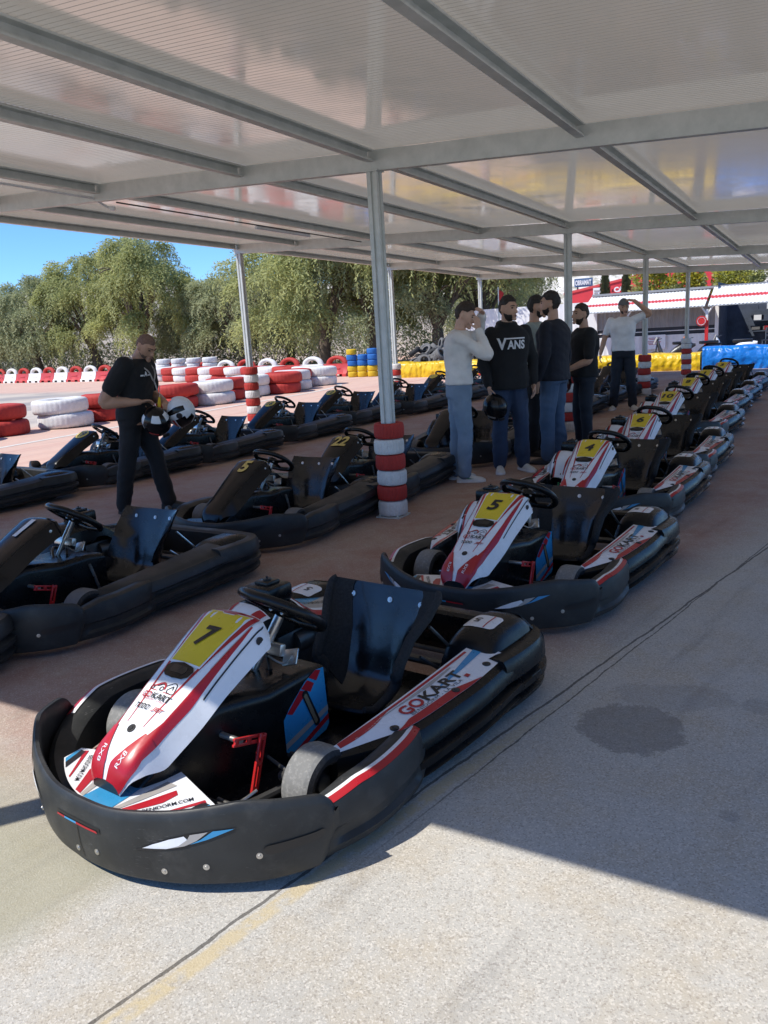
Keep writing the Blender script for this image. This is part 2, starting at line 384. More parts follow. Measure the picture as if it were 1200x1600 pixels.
# hills
hm = N('hill_scrub'); P = hm.pos()
hm.set(col=hm.mix(hm.ramp(hm.noise(.06, 8, .7, P), [(.38, 0), (.62, 1)]), (.17, .16, .11), (.42, .38, .33)), rough=.95)
mb = MB(); G = []
for i in range(90):
    x = -520+i*12; row = []
    for j in range(8):
        t = j/7; n1 = noise.noise(Vector((x*.011, 3.1, 0)))*9+noise.noise(Vector((x*.05, 7, 0)))*3
        top = 30+n1-(x+40)*.006
        row.append(Vector((x, 430-60*(1-t)+noise.noise(Vector((x*.03, t*4, 1)))*10, max(-.5, top*math.sin(t*math.pi/2)+noise.noise(Vector((x*.06, t*9, 2)))*2*t-.5*(1-t)))))
    G.append(row)
mb.grid(G, 0); tag(mb.build('hills', hm.mat, sharp=None), kind='structure')
mb = MB(); G = []
for i in range(50):
    x = 20+i*5; row = []
    for j in range(8):
        t = j/7; top = 22+noise.noise(Vector((x*.02, 9.1, 0)))*7
        row.append(Vector((x, 260-40*(1-t), top*math.sin(t*math.pi/2)-.5*(1-t)+noise.noise(Vector((x*.08, t*6, 5)))*1.4*t)))
    G.append(row)
hb = N('pale_hillside'); P = hb.pos()
hb.set(col=hb.mix(hb.ramp(hb.noise(.22, 6, .75, P), [(.42, 0), (.52, 1)]), (.30, .28, .20), (.66, .62, .56)), rough=.95)
mb.grid(G, 0); tag(mb.build('hillside', hb.mat, sharp=None), kind='structure')

# ------------------------------------------------------------------ canopy
gz = N('galvanised_steel'); v = gz.pos()
gz.set(col=gz.mix(gz.ramp(gz.noise(7, 6, .7, v), [(.3, 0), (.7, 1)]), (.46, .49, .475), (.60, .62, .60)), metal=.2, rough=gz.ramp(gz.noise(11, 5, .6, v), [(.3, .38), (.7, .6)]))
gz.bump(gz.noise(40, 4, .6, v), .08, .01)
rf = N('corrugated_roof_sheet'); v = rf.pos()
stn = rf.ramp(rf.noise(.9, 6, .65, v), [(.42, 0), (.72, 1)])
rf.set(col=rf.mix(rf.math('MULTIPLY', stn, .5), (.42, .36, .28), (.28, .23, .175)), rough=rf.ramp(rf.noise(3, 5, .6, v), [(.35, .05), (.7, .16)]), metal=.15); rf.p.inputs['IOR'].default_value = 2.1; rf.set(spec=.5)
rf.bump(rf.noise(3, 3, .5, v), .03, .01)
tr = rf.n('ShaderNodeBsdfTranslucent'); tr.inputs[0].default_value = (.90, .80, .64, 1); mx = rf.n('ShaderNodeMixShader'); mx.inputs[0].default_value = .135
rf.L(rf.p.outputs[0], mx.inputs[1]); rf.L(tr.outputs[0], mx.inputs[2]); rf.L(mx.outputs[0], rf.t.nodes['Material Output'].inputs[0])
canopy = empty('canopy', gw(0, 0), 0, 'long open steel canopy with ribbed sheet roof over the rows of go-karts', 'canopy')
inv = Matrix.Translation(-gw(0, 0))
def put(mb, name, m, parent=canopy, sharp=32):
    mb.v = [tuple(Vector(p)-gw(0, 0)) for p in mb.v]
    return mb.build(name, m, parent, sharp)
AL0, AL1, AC0, AC1 = -5.56, 16.52, -4.95, 5.78
# roof sheets: ribs run across
def sheet(al0, al1, ac0, ac1, dz):
    mb = MB(); pitch = .043; n = int((al1-al0)/pitch); rows = []
    for i in range(n*4+1):
        al = al0+(i//4+(0, .80, .87, .94)[i % 4])*pitch; h = (0, 0, .0022, 0)[i % 4]
        rows.append([gw(al, ac, zroof(al, ac)+h+dz) for ac in np.linspace(ac0, ac1, 3)])
    mb.grid(rows, 0, smooth=False)
    return put(mb, 'roof_sheet', rf.mat, sharp=None)
sheet(AL0, AL1, AC0, -3.16, .001); sheet(AL0, AL1, -3.18, 1.26, .005); sheet(AL0, AL1, 1.24, AC1, .001)
def member(a, b, wd, dp, name, z_off=0.0, lip=True):
    """steel section hung below the roof between grid points a, b (al, ac): top flush with the roof"""
    A = gw(*a, zroof(*a)-z_off); B = gw(*b, zroof(*b)-z_off); t = (B-A).normalized(); s = t.cross(Vector((0, 0, 1))).normalized(); u = s.cross(t)
    mb = MB(); f = .012
    prof = [(-wd/2, 0), (wd/2, 0), (wd/2, -f), (-wd/2+f*.5, -f), (-wd/2+f*.5, -dp+f), (wd/2, -dp+f), (wd/2, -dp), (-wd/2, -dp)] if lip else [(-wd/2, 0), (wd/2, 0), (wd/2, -dp), (-wd/2, -dp)]
    G = [[q+s*x+u*y for x, y in prof] for q in (A, B)]
    mb.grid(G, 0, cv=True, smooth=False)
    k = len(prof); mb.add(G[0], [list(range(k))], 0, False); mb.add(G[1], [list(range(k))[::-1]], 0, False)
    return fixn(put(mb, name, gz.mat))
BEAMS = [-5.48, 0, 5.4785, 10.957, 16.4355]
PURL = [-4.85, -3.25, -1.65, 0, 1.27, 2.98, 4.45, 5.65]
for al in BEAMS: member((al, AC0+.05), (al, AC1-.05), .07, .150, 'beam', .004, lip=False)
for k in range(4):
    for ac in PURL: member((BEAMS[k]+.05, ac), (BEAMS[k+1]-.05, ac), .06, .088, 'purlin', .004)
def post(al, ac):
    mb = MB(); zt = zroof(al, ac)-.155; c = gw(al, ac, 0); rot = Matrix.Rotation(GROT, 3, 'Z')
    s, gv = .045, .012   # square tube with a groove in each face
    prof = []
    for k in range(4):
        for x, y in ((-s, -s), (-gv, -s), (-gv*.6, -s+.014), (gv*.6, -s+.014), (gv, -s)):
            q = Matrix.Rotation(k*math.pi/2, 2) @ Vector((x, y)); prof.append(q)
    G = [[c+rot @ Vector((q.x, q.y, z)) for q in prof] for z in (.012, zt)]
    mb.grid(G, 0, cv=True, smooth=False)
    mb.box(c+Vector((0, 0, .006)), (.22, .22, .012), rot); mb.box(c+Vector((0, 0, zt-.002)), (.12, .12, .008), rot)
    for sx in (-1, 1):
        for sy in (-1, 1): mb.cyl(c+rot @ Vector((.085*sx, .085*sy, .012)), c+rot @ Vector((.085*sx, .085*sy, .03)), .010, 6)
    return fixn(put(mb, 'post', gz.mat))
for k in range(5):
    for ac in (0, 5.6507, -4.6): post(BEAMS[k], ac)
# conduit under a purlin and a fluorescent tube
mb = MB(); a0 = (-5.2, 2.98+.06); 
pts = [gw(al, 3.05, zroof(al, 3.05)-.125) for al in np.linspace(-5.2, -.05, 12)]; pts += [gw(.12, 3.05, zroof(0, 3.05)-.19), gw(.16, 3.02, zroof(0, 3)-.2)]
mb.tube(pts, .012, 8); mb.box(pts[-1], (.05, .05, .04), None, 0, .008); put(mb, 'conduit', MAT['white'])
mb = MB(); pts = [gw(al, 3.10, zroof(al, 3.10)-.12) for al in np.linspace(.3, 5.2, 12)]; mb.tube(pts, .008, 8); put(mb, 'conduit', MAT['darksteel'])
mb = MB(); mb.cyl(gw(2.6, 3.12, zroof(2.6, 3.12)-.145), gw(3.8, 3.12, zroof(3.8, 3.12)-.145), .022, 12); put(mb, 'light_tube', MAT['white'])

# ------------------------------------------------------------------ tyres and barriers
def tyre_mesh(name, R_, W_, hole, mat, lugs=36, depth=.008, wear=0.0, seed=1):
    """tyre lying flat: axis Z, base at z = 0"""
    rnd = random.Random(seed); h = W_
    prof = [(hole, .10*h), (hole+.012*R_/.25, .02*h), (R_*.80, 0), (R_*.93, .05*h), (R_*.985, .16*h), (R_, .32*h), (R_*1.0, .68*h), (R_*.985, .84*h), (R_*.93, .95*h), (R_*.80, h), (hole+.012*R_/.25, .98*h), (hole, .90*h), (hole+.03*R_/.25, .75*h), (hole+.03*R_/.25, .25*h)]
    n = lugs*4; G = []
    for k, (r, z) in enumerate(prof):
        row = []
        for j in range(n):
            a = 2*math.pi*j/n; rr_ = r; zz = z
            if 3 <= k <= 8 and (j % 4) < 1: rr_ -= depth*(1 if k in (4, 5, 6, 7) else .5)
            q = noise.noise(Vector((math.cos(a)*1.3, math.sin(a)*1.3, z*3+seed)))*wear
            row.append(Vector((rr_*math.cos(a)*(1+q), rr_*math.sin(a)*(1+q), zz*(1+q*.5))))
        G.append(row)
    mb = MB(); mb.grid(G, 0, cu=True, cv=True)
    o = mb.build(name, mat, sharp=40); fixn(o); return o
def again(src, name, mat, loc, rot=(0, 0, 0), sc=1, label=None, cat='tyre', group=None, mesh_cache={}):
    key = (src.data.name, mat.name)
    if key not in mesh_cache:
        me = src.data.copy(); me.materials.clear(); me.materials.append(mat); me.name = name; mesh_cache[key] = me
    o = src.copy(); o.data = mesh_cache[key]; o.name = name; COL.objects.link(o)
    o.location = loc; o.rotation_euler = rot; o.scale = (sc,)*3 if not isinstance(sc, tuple) else sc
    for k in list(o.keys()): del o[k]
    return tag(o, label, cat, group)
ORD = ['first', 'second', 'third', 'fourth', 'fifth', 'sixth', 'seventh', 'eighth', 'ninth', 'tenth', 'eleventh', 'twelfth', 'thirteenth', 'fourteenth', 'fifteenth', 'sixteenth', 'seventeenth', 'eighteenth', 'nineteenth', 'twentieth']
kart_tyre = tyre_mesh('tyre', .128, .132, .078, MAT['tyre_red'], 28, .004, .03, 3)
big_tyre = tyre_mesh('tyre', .56, .30, .30, MAT['tyre_red'], 34, .007, .05, 5)
car_tyre = tyre_mesh('tyre', .31, .20, .19, MAT['tyre_grey'], 32, .010, .03, 8)
protos = [kart_tyre, big_tyre, car_tyre]
rnd = random.Random(11)
# kart tyres threaded on the posts
def post_stack(al, ac, order, where):
    n = len(order); z = .014
    for k, c in enumerate(order):
        lv = 'topmost' if k == n-1 else 'lowest' if k == 0 else ORD[k]+' from the ground'
        col = 'red' if c == 'r' else 'white'
        h = .132+rnd.uniform(-.004, .004)
        again(kart_tyre, 'tyre', MAT['tyre_red' if c == 'r' else 'tyre_white'], gw(al, ac, z)+Vector((rnd.uniform(-.008, .008), rnd.uniform(-.008, .008), 0)), (rnd.uniform(-.02, .02), rnd.uniform(-.02, .02), rnd.uniform(0, 6)), (1, 1, h/.132),
              '%s kart tyre, %s on %s' % (col, lv, where), 'tyre', 'kart tyres stacked around the posts')
        z += h+.002
post_stack(0, 0, 'wrwrwr', 'the big middle post')
post_stack(5.4785, 0, 'wrwrwr', 'the post behind the standing men')
post_stack(10.957, 0, 'wrwrwr', 'the post beside the man in white T-shirt')
post_stack(16.4355, 0, 'rwrwrww', 'the farthest right post by the blue tarpaulin')
post_stack(5.4785, 5.6507, 'wrwrwrwr', 'the left sunlit post near the mechanic')
post_stack(10.957, 5.6507, 'rwrwrw', 'the post before the yellow tarpaulin')
post_stack(16.4355, 5.6507, 'wrwrwr', 'the far post beside the red flag')
# trackside row of big painted tyres, two high
rowA = [3.2, 4.4, 5.65, 6.9, 8.05, 9.2, 10.3, 11.35, 12.4, 13.4, 14.35, 15.3, 16.2]
cols = 'rrwrwrwrwrwrw'
for k, (al, c) in enumerate(zip(rowA, cols)):
    ac = 10.95+.25*math.sin(k*1.9)+(.4 if k > 10 else 0)
    for lv in range(2):
        col = 'red' if c == 'r' else 'white'
        again(big_tyre, 'tyre', MAT['tyre_red' if c == 'r' else 'tyre_white'], gw(al, ac, lv*.295)+Vector((rnd.uniform(-.06, .06), rnd.uniform(-.06, .06), 0)), (rnd.uniform(-.02, .02), rnd.uniform(-.03, .03), rnd.uniform(0, 6)), (1, 1, 1),
              '%s truck tyre, %s of the %s pair from the left in the trackside row' % (col, 'upper' if lv else 'lower', ORD[k]), 'tyre', 'big painted tyres edging the track')
for k in range(11):
    q = gw(17.0+k*.42, 12.2+k*1.05)
    for lv in range(2):
        c = 'r' if (k % 2) else 'w'
        again(big_tyre, 'tyre', MAT['tyre_red' if c == 'r' else 'tyre_white'], q+Vector((rnd.uniform(-.05, .05), rnd.uniform(-.05, .05), lv*.295)), (rnd.uniform(-.02, .02), 0, rnd.uniform(0, 6)), 1,
              '%s %s truck tyre, %s from the right in the second row back' % ('upper' if lv else 'lower', 'red' if c == 'r' else 'white', ORD[k]), 'tyre', 'big painted tyres of the second row')
# far stacks, red below and white above
for k in range(4):
    q = gw(21.6+k*.12, 20.3+k*1.0)
    for lv in range(4):
        again(car_tyre, 'tyre', MAT['tyre_red' if lv < 2 else 'tyre_white'], q+Vector((0, 0, lv*.235)), (0, 0, rnd.uniform(0, 6)), (1.05, 1.05, 1.17),
              '%s tyre, level %s of the %s far stack from the right' % ('red' if lv < 2 else 'white', ['one', 'two', 'three', 'four'][lv], ORD[k]), 'tyre', 'red and white stacks in front of the far barrier')
# blue and yellow stacks at the end of the yellow tarpaulin
for k in range(3):
    q = gw(19.9, 12.12-k*.43); lay = ['yybby', 'yybb', 'yybbb'][k]
    for lv, c in enumerate(lay):
        again(car_tyre, 'tyre', MAT['tyre_yellow' if c == 'y' else 'tyre_blue'], q+Vector((rnd.uniform(-.02, .02), rnd.uniform(-.02, .02), lv*.203)), (0, 0, rnd.uniform(0, 6)), (.62, .62, 1),
              '%s tyre, %s from the ground in the %s blue and yellow stack' % ('yellow' if c == 'y' else 'blue', ORD[lv], ['left', 'middle', 'right'][k]), 'tyre', 'blue and yellow tyre stacks')
# heap of old grey tyres behind the yellow tarpaulin
hp = random.Random(5)
for k in range(230):
    t = hp.random()**.75; ac = 4.2+6.1*t; al = 20.4+hp.random()*2.2
    top = 1.15*min(1, (1-abs(t-.76)*1.15))*(1-abs(al-21.6)/2.4)
    lv = hp.random()**.6
    again(car_tyre, 'tyre', MAT['tyre_grey'] if hp.random() < .7 else MAT['rubber'], gw(al, ac, max(.02, top*lv)), (hp.uniform(-1.2, 1.2), hp.uniform(-1.2, 1.2), hp.uniform(0, 6)), hp.uniform(.68, .85),
          'old grey tyre in the loose heap behind the yellow tarpaulin', 'tyre', 'heap of old tyres')
# plastic barriers with half tyres on top along the far edge
def barrier_mesh():
    prof = [(-.28, 0), (-.28, .09), (-.20, .16), (-.12, .40), (-.12, .48), (.12, .48), (.12, .40), (.20, .16), (.28, .09), (.28, 0)]
    mb = MB(); Lh = .60; xs = [-Lh, -.42, -.42, -.18, -.18, .18, .18, .42, .42, Lh]
    G = []
    for i, x in enumerate(xs):
        notch = i in (2, 3, 6, 7)
        G.append([Vector((x, y, max(z, .10) if (notch and z < .1) else z)) for y, z in prof])
    mb.grid(G, 0, smooth=False)
    for r in (G[0], G[-1]): mb.add(r, [list(range(len(r)))], 0, False)
    mb.box((0, .0, .30), (.5, .36, .05), None, 0, .01)
    return fixn(mb.build('plastic_barrier', MAT['tyre_red']))
bar = barrier_mesh(); protos.append(bar)
mb = MB(); G = []
for i in range(19):
    a = math.pi*i/18; c = Vector((math.cos(a)*.36, 0, math.sin(a)*.36)); dr = Vector((math.cos(a), 0, math.sin(a)))
    G.append([c+dr*(.115*math.cos(b))+Vector((0, .10*math.sin(b), 0)) for b in [2*math.pi*j/12 for j in range(12)]])
mb.grid(G, 0, cv=True); arc = fixn(mb.build('half_tyre', MAT['tyre_white'], sharp=None)); protos.append(arc)
MAT['bar_red'] = simple('red_barrier_plastic', (.50, .05, .045), .45, var=.12, scale=2, dirt=((.4, .25, .2), .3))
MAT['bar_white'] = simple('white_barrier_plastic', (.74, .72, .69), .45, var=.08, scale=2, dirt=((.45, .38, .32), .4))
A_, B_ = Vector((-.95, 30.9, 0)), Vector((-25.5, 49.6, 0)); dr = (B_-A_); nb = int(dr.length/1.24); dr.normalize(); rz = math.atan2(dr.y, dr.x)
for k in range(nb):
    q = A_+dr*(k*1.24+.62); c = 'red' if k % 2 == 0 else 'white'
    nm = (ORD[k] if k < 20 else 'twenty-'+ORD[k-20])
    again(bar, 'plastic_barrier', MAT['bar_'+c], q, (0, 0, rz), 1, '%s plastic track barrier, %s from the right along the far edge' % (c, nm), 'barrier', 'plastic barriers along the far edge of the track')
    c2 = 'red' if k % 2 == 0 else 'white'
    again(arc, 'half_tyre', MAT['tyre_'+c2], q+Vector((0, 0, .475)), (0, 0, rz+.05), (1.08, 1.0, .66), '%s half tyre arched on the %s barrier from the right' % (c2, nm), 'half tyre', 'half tyres on the far barriers')
# tyre walls wrapped in tarpaulin
def tarp(name, ac0, ac1, al, h, dpt, col, label, lumps):
    m = N(name+'_cloth'); v = m.pos(); f = m.noise(2.2, 6, .65, v)
    m.set(col=m.mix(m.ramp(f, [(.3, 0), (.7, 1)]), tuple(x*.8 for x in col), col), rough=.32, spec=.6)
    wv = m.n('ShaderNodeTexWave'); wv.inputs['Scale'].default_value = 1.6; wv.inputs['Distortion'].default_value = 9; wv.inputs['Detail'].default_value = 3; m.L(v, wv.inputs[0])
    m.bump(m.math('ADD', wv.outputs['Fac'], m.noise(7, 5, .6, v)), .5, .05)
    n = int(abs(ac1-ac0)/.05); G = []
    base = [(0, 0), (-.02, h*.35), (-.01, h*.7), (.02, h*.93), (.10, h), (dpt*.5, h*1.01), (dpt-.1, h), (dpt, h*.9), (dpt, 0)]
    prof = []
    for (a0, z0), (a1, z1) in zip(base, base[1:]):
        for k in range(4): prof.append((a0+(a1-a0)*k/4, z0+(z1-z0)*k/4))
    prof.append(base[-1])
    for i in range(n+1):
        t = i/n; ac = ac0+(ac1-ac0)*t; row = []
        for j, (o, z) in enumerate(prof):
            bulge = -.05*abs(math.sin((ac-ac0)*math.pi/lumps))*math.sin(min(1, z/h)*math.pi*.9)
            nz = noise.noise(Vector((ac*2.1, z*5, o*3)))*.035+noise.noise(Vector((ac*6+z*9, z*3, 4)))*.015
            sag = noise.noise(Vector((ac*1.3, 2, 0)))*.05*min(1, z/h)
            row.append(gw(al+o+bulge+nz*(z > .01), ac, max(0, z+sag)))
        G.append(row)
    mb = MB(); mb.grid(G, 0)
    for r in (G[0], G[-1]): mb.add(r, [list(range(len(r)))], 0)
    return tag(fixn(mb.build(name, m.mat, sharp=None)), label, 'barrier')
tarp('tarpaulin_barrier', 10.1, 5.2, 18.6, .50, .8, (.78, .50, .01), 'yellow tarpaulin wrapped tyre wall in front of the old tyre heap', .75)
tarp('tarpaulin_barrier', 5.1, -.10, 18.3, .48, .8, (.78, .50, .01), 'yellow tarpaulin wrapped tyre wall beside the blue one', .75)
tarp('tarpaulin_barrier', -.16, -9.5, 18.25, .62, .9, (.01, .19, .66), 'blue tarpaulin wrapped tyre wall at the far right', 1.4)
for o in protos: bpy.data.objects.remove(o)

# ------------------------------------------------------------------ trees
def leaf_mat(name, c0, c1, c2):
    m = N(name); rnd_ = m.n('ShaderNodeNewGeometry').outputs['Random Per Island']; v = m.pos()
    big = m.ramp(m.noise(.55, 3, .6, v), [(.36, 0), (.64, 1)])
    c = m.mix(big, c0, c1); c = m.mix(m.math('MULTIPLY', rnd_, .65), c, c2)
    m.set(col=c, rough=.55, spec=.3)
    tr = m.n('ShaderNodeBsdfTranslucent'); m.L(c, tr.inputs[0]); ms = m.n('ShaderNodeMixShader'); ms.inputs[0].default_value = .5
    m.L(m.p.outputs[0], ms.inputs[1]); m.L(tr.outputs[0], ms.inputs[2]); m.L(ms.outputs[0], m.t.nodes['Material Output'].inputs[0]); return m.mat
MAT['leaf'] = leaf_mat('pepper_leaves', (.40, .43, .18), (.56, .56, .21), (.23, .26, .12))
MAT['leaf2'] = leaf_mat('grey_green_leaves', (.40, .43, .24), (.50, .52, .28), (.24, .27, .15))
MAT['bark'] = simple('bark', (.13, .10, .075), .9, var=.4, scale=6, bump=.8, bscale=30)
MAT['flower'] = leaf_mat('yellow_blossom', (.60, .50, .05), (.42, .42, .07), (.22, .27, .06))
MAT['cyp'] = leaf_mat('cypress_foliage', (.10, .12, .06), (.16, .17, .09), (.05, .07, .03))
def leafquad(mb, p, d, side, ln, wd):
    s = side*wd/2
    mb.add([p-s*.3, p+d*ln*.5-s, p+d*ln, p+d*ln*.5+s], [[0, 1, 2, 3]], 0, False)
def weeping_tree(seed, H, rad, n_strands=900, leafm='leaf', skirt=3):
    """a pepper tree standing at the origin: trunk and crown of hanging strands"""
    rn = random.Random(seed); root = empty('pepper_tree')
    tb = MB(); tips = []
    fork = H*.22
    tr = cr([(0, 0, -.1), (rn.uniform(-.1, .1), rn.uniform(-.1, .1), fork*.5), (rn.uniform(-.2, .2), rn.uniform(-.2, .2), fork)], 5)
    tb.tube(tr, [.34-.10*i/(len(tr)-1) for i in range(len(tr))], 10)
    top = tr[-1]
    for k in range(7):
        a = k*2*math.pi/7+rn.uniform(-.4, .4); ro = rad*rn.uniform(.35, .7); hh = H*rn.uniform(.6, .93)
        mid = top+Vector((math.cos(a)*ro*.45, math.sin(a)*ro*.45, (hh-fork)*.5)); end = Vector((math.cos(a)*ro, math.sin(a)*ro, hh))
        br = cr([top, mid, end], 6); tb.tube(br, [.17-.14*i/(len(br)-1) for i in range(len(br))], 7)
        for j in range(5, len(br)): tips.append(br[j])
        for q in range(3):
            b0 = br[rn.randint(4, len(br)-3)]; a2 = a+rn.uniform(-1.1, 1.1); ro2 = rad*rn.uniform(.3, .5)
            e2 = b0+Vector((math.cos(a2)*ro2, math.sin(a2)*ro2, rn.uniform(.1, .9))); b2 = cr([b0, (b0+e2)/2+Vector((0, 0, .3)), e2], 4)
            tb.tube(b2, [.06-.045*i/(len(b2)-1) for i in range(len(b2))], 5); tips += b2[2:]
    tb.build('trunk', MAT['bark'], root, sharp=None)
    mb = MB(); clumps = []
    for k in range(60):     # leafy masses on the crown, each shedding hanging strands
        a = rn.uniform(0, 6.283); ro = rad*math.sqrt(rn.random())*.92; 
        zt = H*(1-.42*(ro/rad)**2)*(rn.uniform(.78, 1.02) if k % skirt else rn.uniform(.34, .7))
        if skirt > 50: zt = max(zt, H*.62)
        clumps.append((Vector((math.cos(a)*ro, math.sin(a)*ro, zt)), rn.uniform(.45, 1.0)*rad*.27, rn.uniform(.5, 1.0)))
    for k in range(n_strands):
        c, cr_, dn = clumps[k % len(clumps)]
        if rn.random() > dn: continue
        a = rn.uniform(0, 6.283); r_ = cr_*math.sqrt(rn.random())
        p = c+Vector((math.cos(a)*r_, math.sin(a)*r_, (1-(r_/cr_)**2)*cr_*.7+rn.uniform(-.15, .15)))
        out = Vector((p.x, p.y, 0)); out = out.normalized() if out.length > .2 else Vector((math.cos(a), math.sin(a), 0))
        ln = min(rn.uniform(.4, 1.5)*(1 if rn.random() < .85 else 1.9), max(.4, p.z-.25)); d = (out*.8+Vector((rn.uniform(-.4, .4), rn.uniform(-.4, .4), .55))).normalized()
        q = p.copy(); n = int(ln/.09)
        for i in range(n):
            d = (d+Vector((rn.uniform(-.06, .06), rn.uniform(-.06, .06), -.22))).normalized(); q = q+d*.09
            sd = Vector((rn.uniform(-1, 1), rn.uniform(-1, 1), rn.uniform(-.3, .3))).normalized()
            dd = (sd*.75+d*.7).normalized(); nn_ = (out*.8+Vector((rn.uniform(-.7, .7), rn.uniform(-.7, .7), rn.uniform(-.1, 1.1)))).normalized()
            leafquad(mb, q, dd, dd.cross(nn_).normalized(), rn.uniform(.13, .24), rn.uniform(.04, .07))
    mb.build('crown', MAT[leafm], root, sharp=None)
    return root
variants = [weeping_tree(3, 6.3, 3.0, 4600, 'leaf2'), weeping_tree(14, 5.9, 3.1, 4600, 'leaf2', 2), weeping_tree(25, 6.9, 2.6, 4400, 'leaf', 4), weeping_tree(37, 6.3, 3.5, 5200), weeping_tree(52, 6.4, 3.6, 4400, 'leaf', 99)]
spots = [(-24.5, 52, .93, 0, 'leftmost pepper tree, rounded pale green crown, behind the barrier'), (-20.2, 49.5, .98, 1, 'pepper tree second from left with grey green foliage'),
         (-16.4, 48.5, .98, 2, 'pepper tree behind the mechanic on his left, tall yellow green crown'), (-12.9, 46.5, 1.06, 2, 'broad pepper tree just right above the mechanic, yellow hanging strands'),
         (-9.9, 48.5, .78, 1, 'lower grey green pepper tree left of the leaning left post'), (-7.4, 46, .90, 0, 'pepper tree right behind the leaning left post'),
         (-4.9, 47.5, .84, 1, 'small pepper tree between the left post and the middle post'), (-2.4, 39.5, 1.12, 3, 'large pepper tree left of the big middle post, bright hanging foliage'),
         (.1, 39.5, 1.08, 0, 'pepper tree hidden partly by the big middle post'), (3.1, 38.5, 1.1, 4, 'pepper tree with a visible forked trunk above white sweater man'),
         (5.6, 42, 1.0, 4, 'pepper tree behind the hooded man, dark crown'), (7.4, 48, .86, 1, 'pepper tree farthest right, behind the standing group'),
         (-30, 56, 1.0, 3, 'pepper tree at the left edge, half out of view')]
for k, (x, y, s, vi, lab) in enumerate(spots):
    t = copy_tree(variants[vi]); t.location = (x, y, 0); t.rotation_euler = (0, 0, k*1.7); t.scale = (s, s, s)
    tag(t, lab, 'tree', 'weeping pepper trees beyond the track')
for t in variants:
    for c in list(t.children): bpy.data.objects.remove(c)
    bpy.data.objects.remove(t)
# undergrowth between the trunks
mb = MB(); rn = random.Random(9)
for k in range(24000):
    t = rn.random(); x = -27+38*t; y = 53-14.5*t*(1 if t < .8 else .9)+rn.uniform(-1.2, 1.5); h = 2.9*(rn.random()**1.1)*(.6+.6*noise.noise(Vector((x*.4, 1, 0))))
    a = rn.uniform(0, 6.28); d = Vector((math.cos(a)*.6, math.sin(a)*.6, rn.uniform(-.2, .8))).normalized(); sd = d.cross(Vector((rn.uniform(-1, 1), rn.uniform(-1, 1), 1))).normalized()
    leafquad(mb, Vector((x, y+1.8, max(.02, h))), d, sd, rn.uniform(.14, .28), rn.uniform(.06, .10))
tag(mb.build('undergrowth', MAT['leaf2'], sharp=None), 'low scrub and weeds between the pepper trunks', 'undergrowth', kind='stuff')
# flowering shrub and hedge behind the shed
def blob_shrub(name, loc, sx, sy, h, n, mats, frac, label, cat='shrub', seed=1, leaf=(.14, .26)):
    rn = random.Random(seed); root = empty(name, loc, 0, label, cat); a_, b_ = MB(), MB(); st = MB()
    cl = [(Vector((rn.uniform(-sx, sx), rn.uniform(-sy, sy), h*rn.uniform(.45, .92))), rn.uniform(.35, .8)) for _ in range(int(10+sx*4))]
    for k in range(n):
        c, r_ = cl[k % len(cl)]; q = Vector((rn.gauss(0, 1), rn.gauss(0, 1), rn.gauss(0, .8))).normalized()*r_*rn.uniform(.5, 1.05)
        p = c+q; p.z = max(.1, p.z-rn.random()**2*h*.4)
        d = (q.normalized()+Vector((rn.uniform(-.7, .7), rn.uniform(-.7, .7), rn.uniform(-.3, .8)))).normalized(); sd = d.cross(Vector((rn.uniform(-1, 1), rn.uniform(-1, 1), rn.uniform(-1, 1)))).normalized()
        tgt = a_ if noise.noise(p*.9)+rn.uniform(-.35, .35) > frac else b_
        leafquad(tgt, p, d, sd, rn.uniform(*leaf), rn.uniform(*leaf)*.7)
    for k in range(6): st.tube([(rn.uniform(-sx, sx)*.6, 0, 0), (rn.uniform(-sx, sx)*.8, 0, h*.6)], [.04, .015], 6)
    st.build('stem', MAT['bark'], root, sharp=None); a_.build('foliage', mats[0], root, sharp=None)
    if b_.v: b_.build('blossom', mats[1], root, sharp=None)
    return root
blob_shrub('flowering_shrub', (17.6, 45.5, 0), 2.9, 1.0, 5.0, 9000, (MAT['leaf'], MAT['flower']), .08, 'tall shrub covered in yellow blossom behind the shed roof', seed=4)
blob_shrub('hedge', (24.5, 45.5, 0), 4.6, 1.2, 5.4, 12000, (MAT['leaf'], MAT['flower']), -.75, 'green hedge with few yellow flowers behind the shed at far right', 'hedge', seed=6)
for k, (x, y, h, lab) in enumerate([(14.66, 52, 5.9, 'slim grey green cypress left of the red building letters'), (16.0, 52, 5.9, 'slim cypress covering the end of the red building letters')]):
    rn = random.Random(40+k); root = empty('cypress_tree', (x, y, 0), 0, lab, 'tree', 'cypresses in front of the red building'); c_, t_ = MB(), MB()
    t_.tube([(0, 0, 0), (0, 0, h*.9)], [.14, .03], 8); t_.build('trunk', MAT['bark'], root, sharp=None)
    for q in range(3000):
        z = rn.random()*h; rad = .32*math.sin(min(1, z/h*1.08+.12)*math.pi)**.6; a = rn.uniform(0, 6.28); rr_ = rad*rn.uniform(.5, 1.1)
        d = Vector((math.cos(a)*.4, math.sin(a)*.4, 1)).normalized(); leafquad(c_, Vector((math.cos(a)*rr_, math.sin(a)*rr_, z)), d, d.cross(Vector((math.cos(a), math.sin(a), 0))).normalized(), .22, .1)
    c_.build('crown', MAT['cyp'], root, sharp=None)

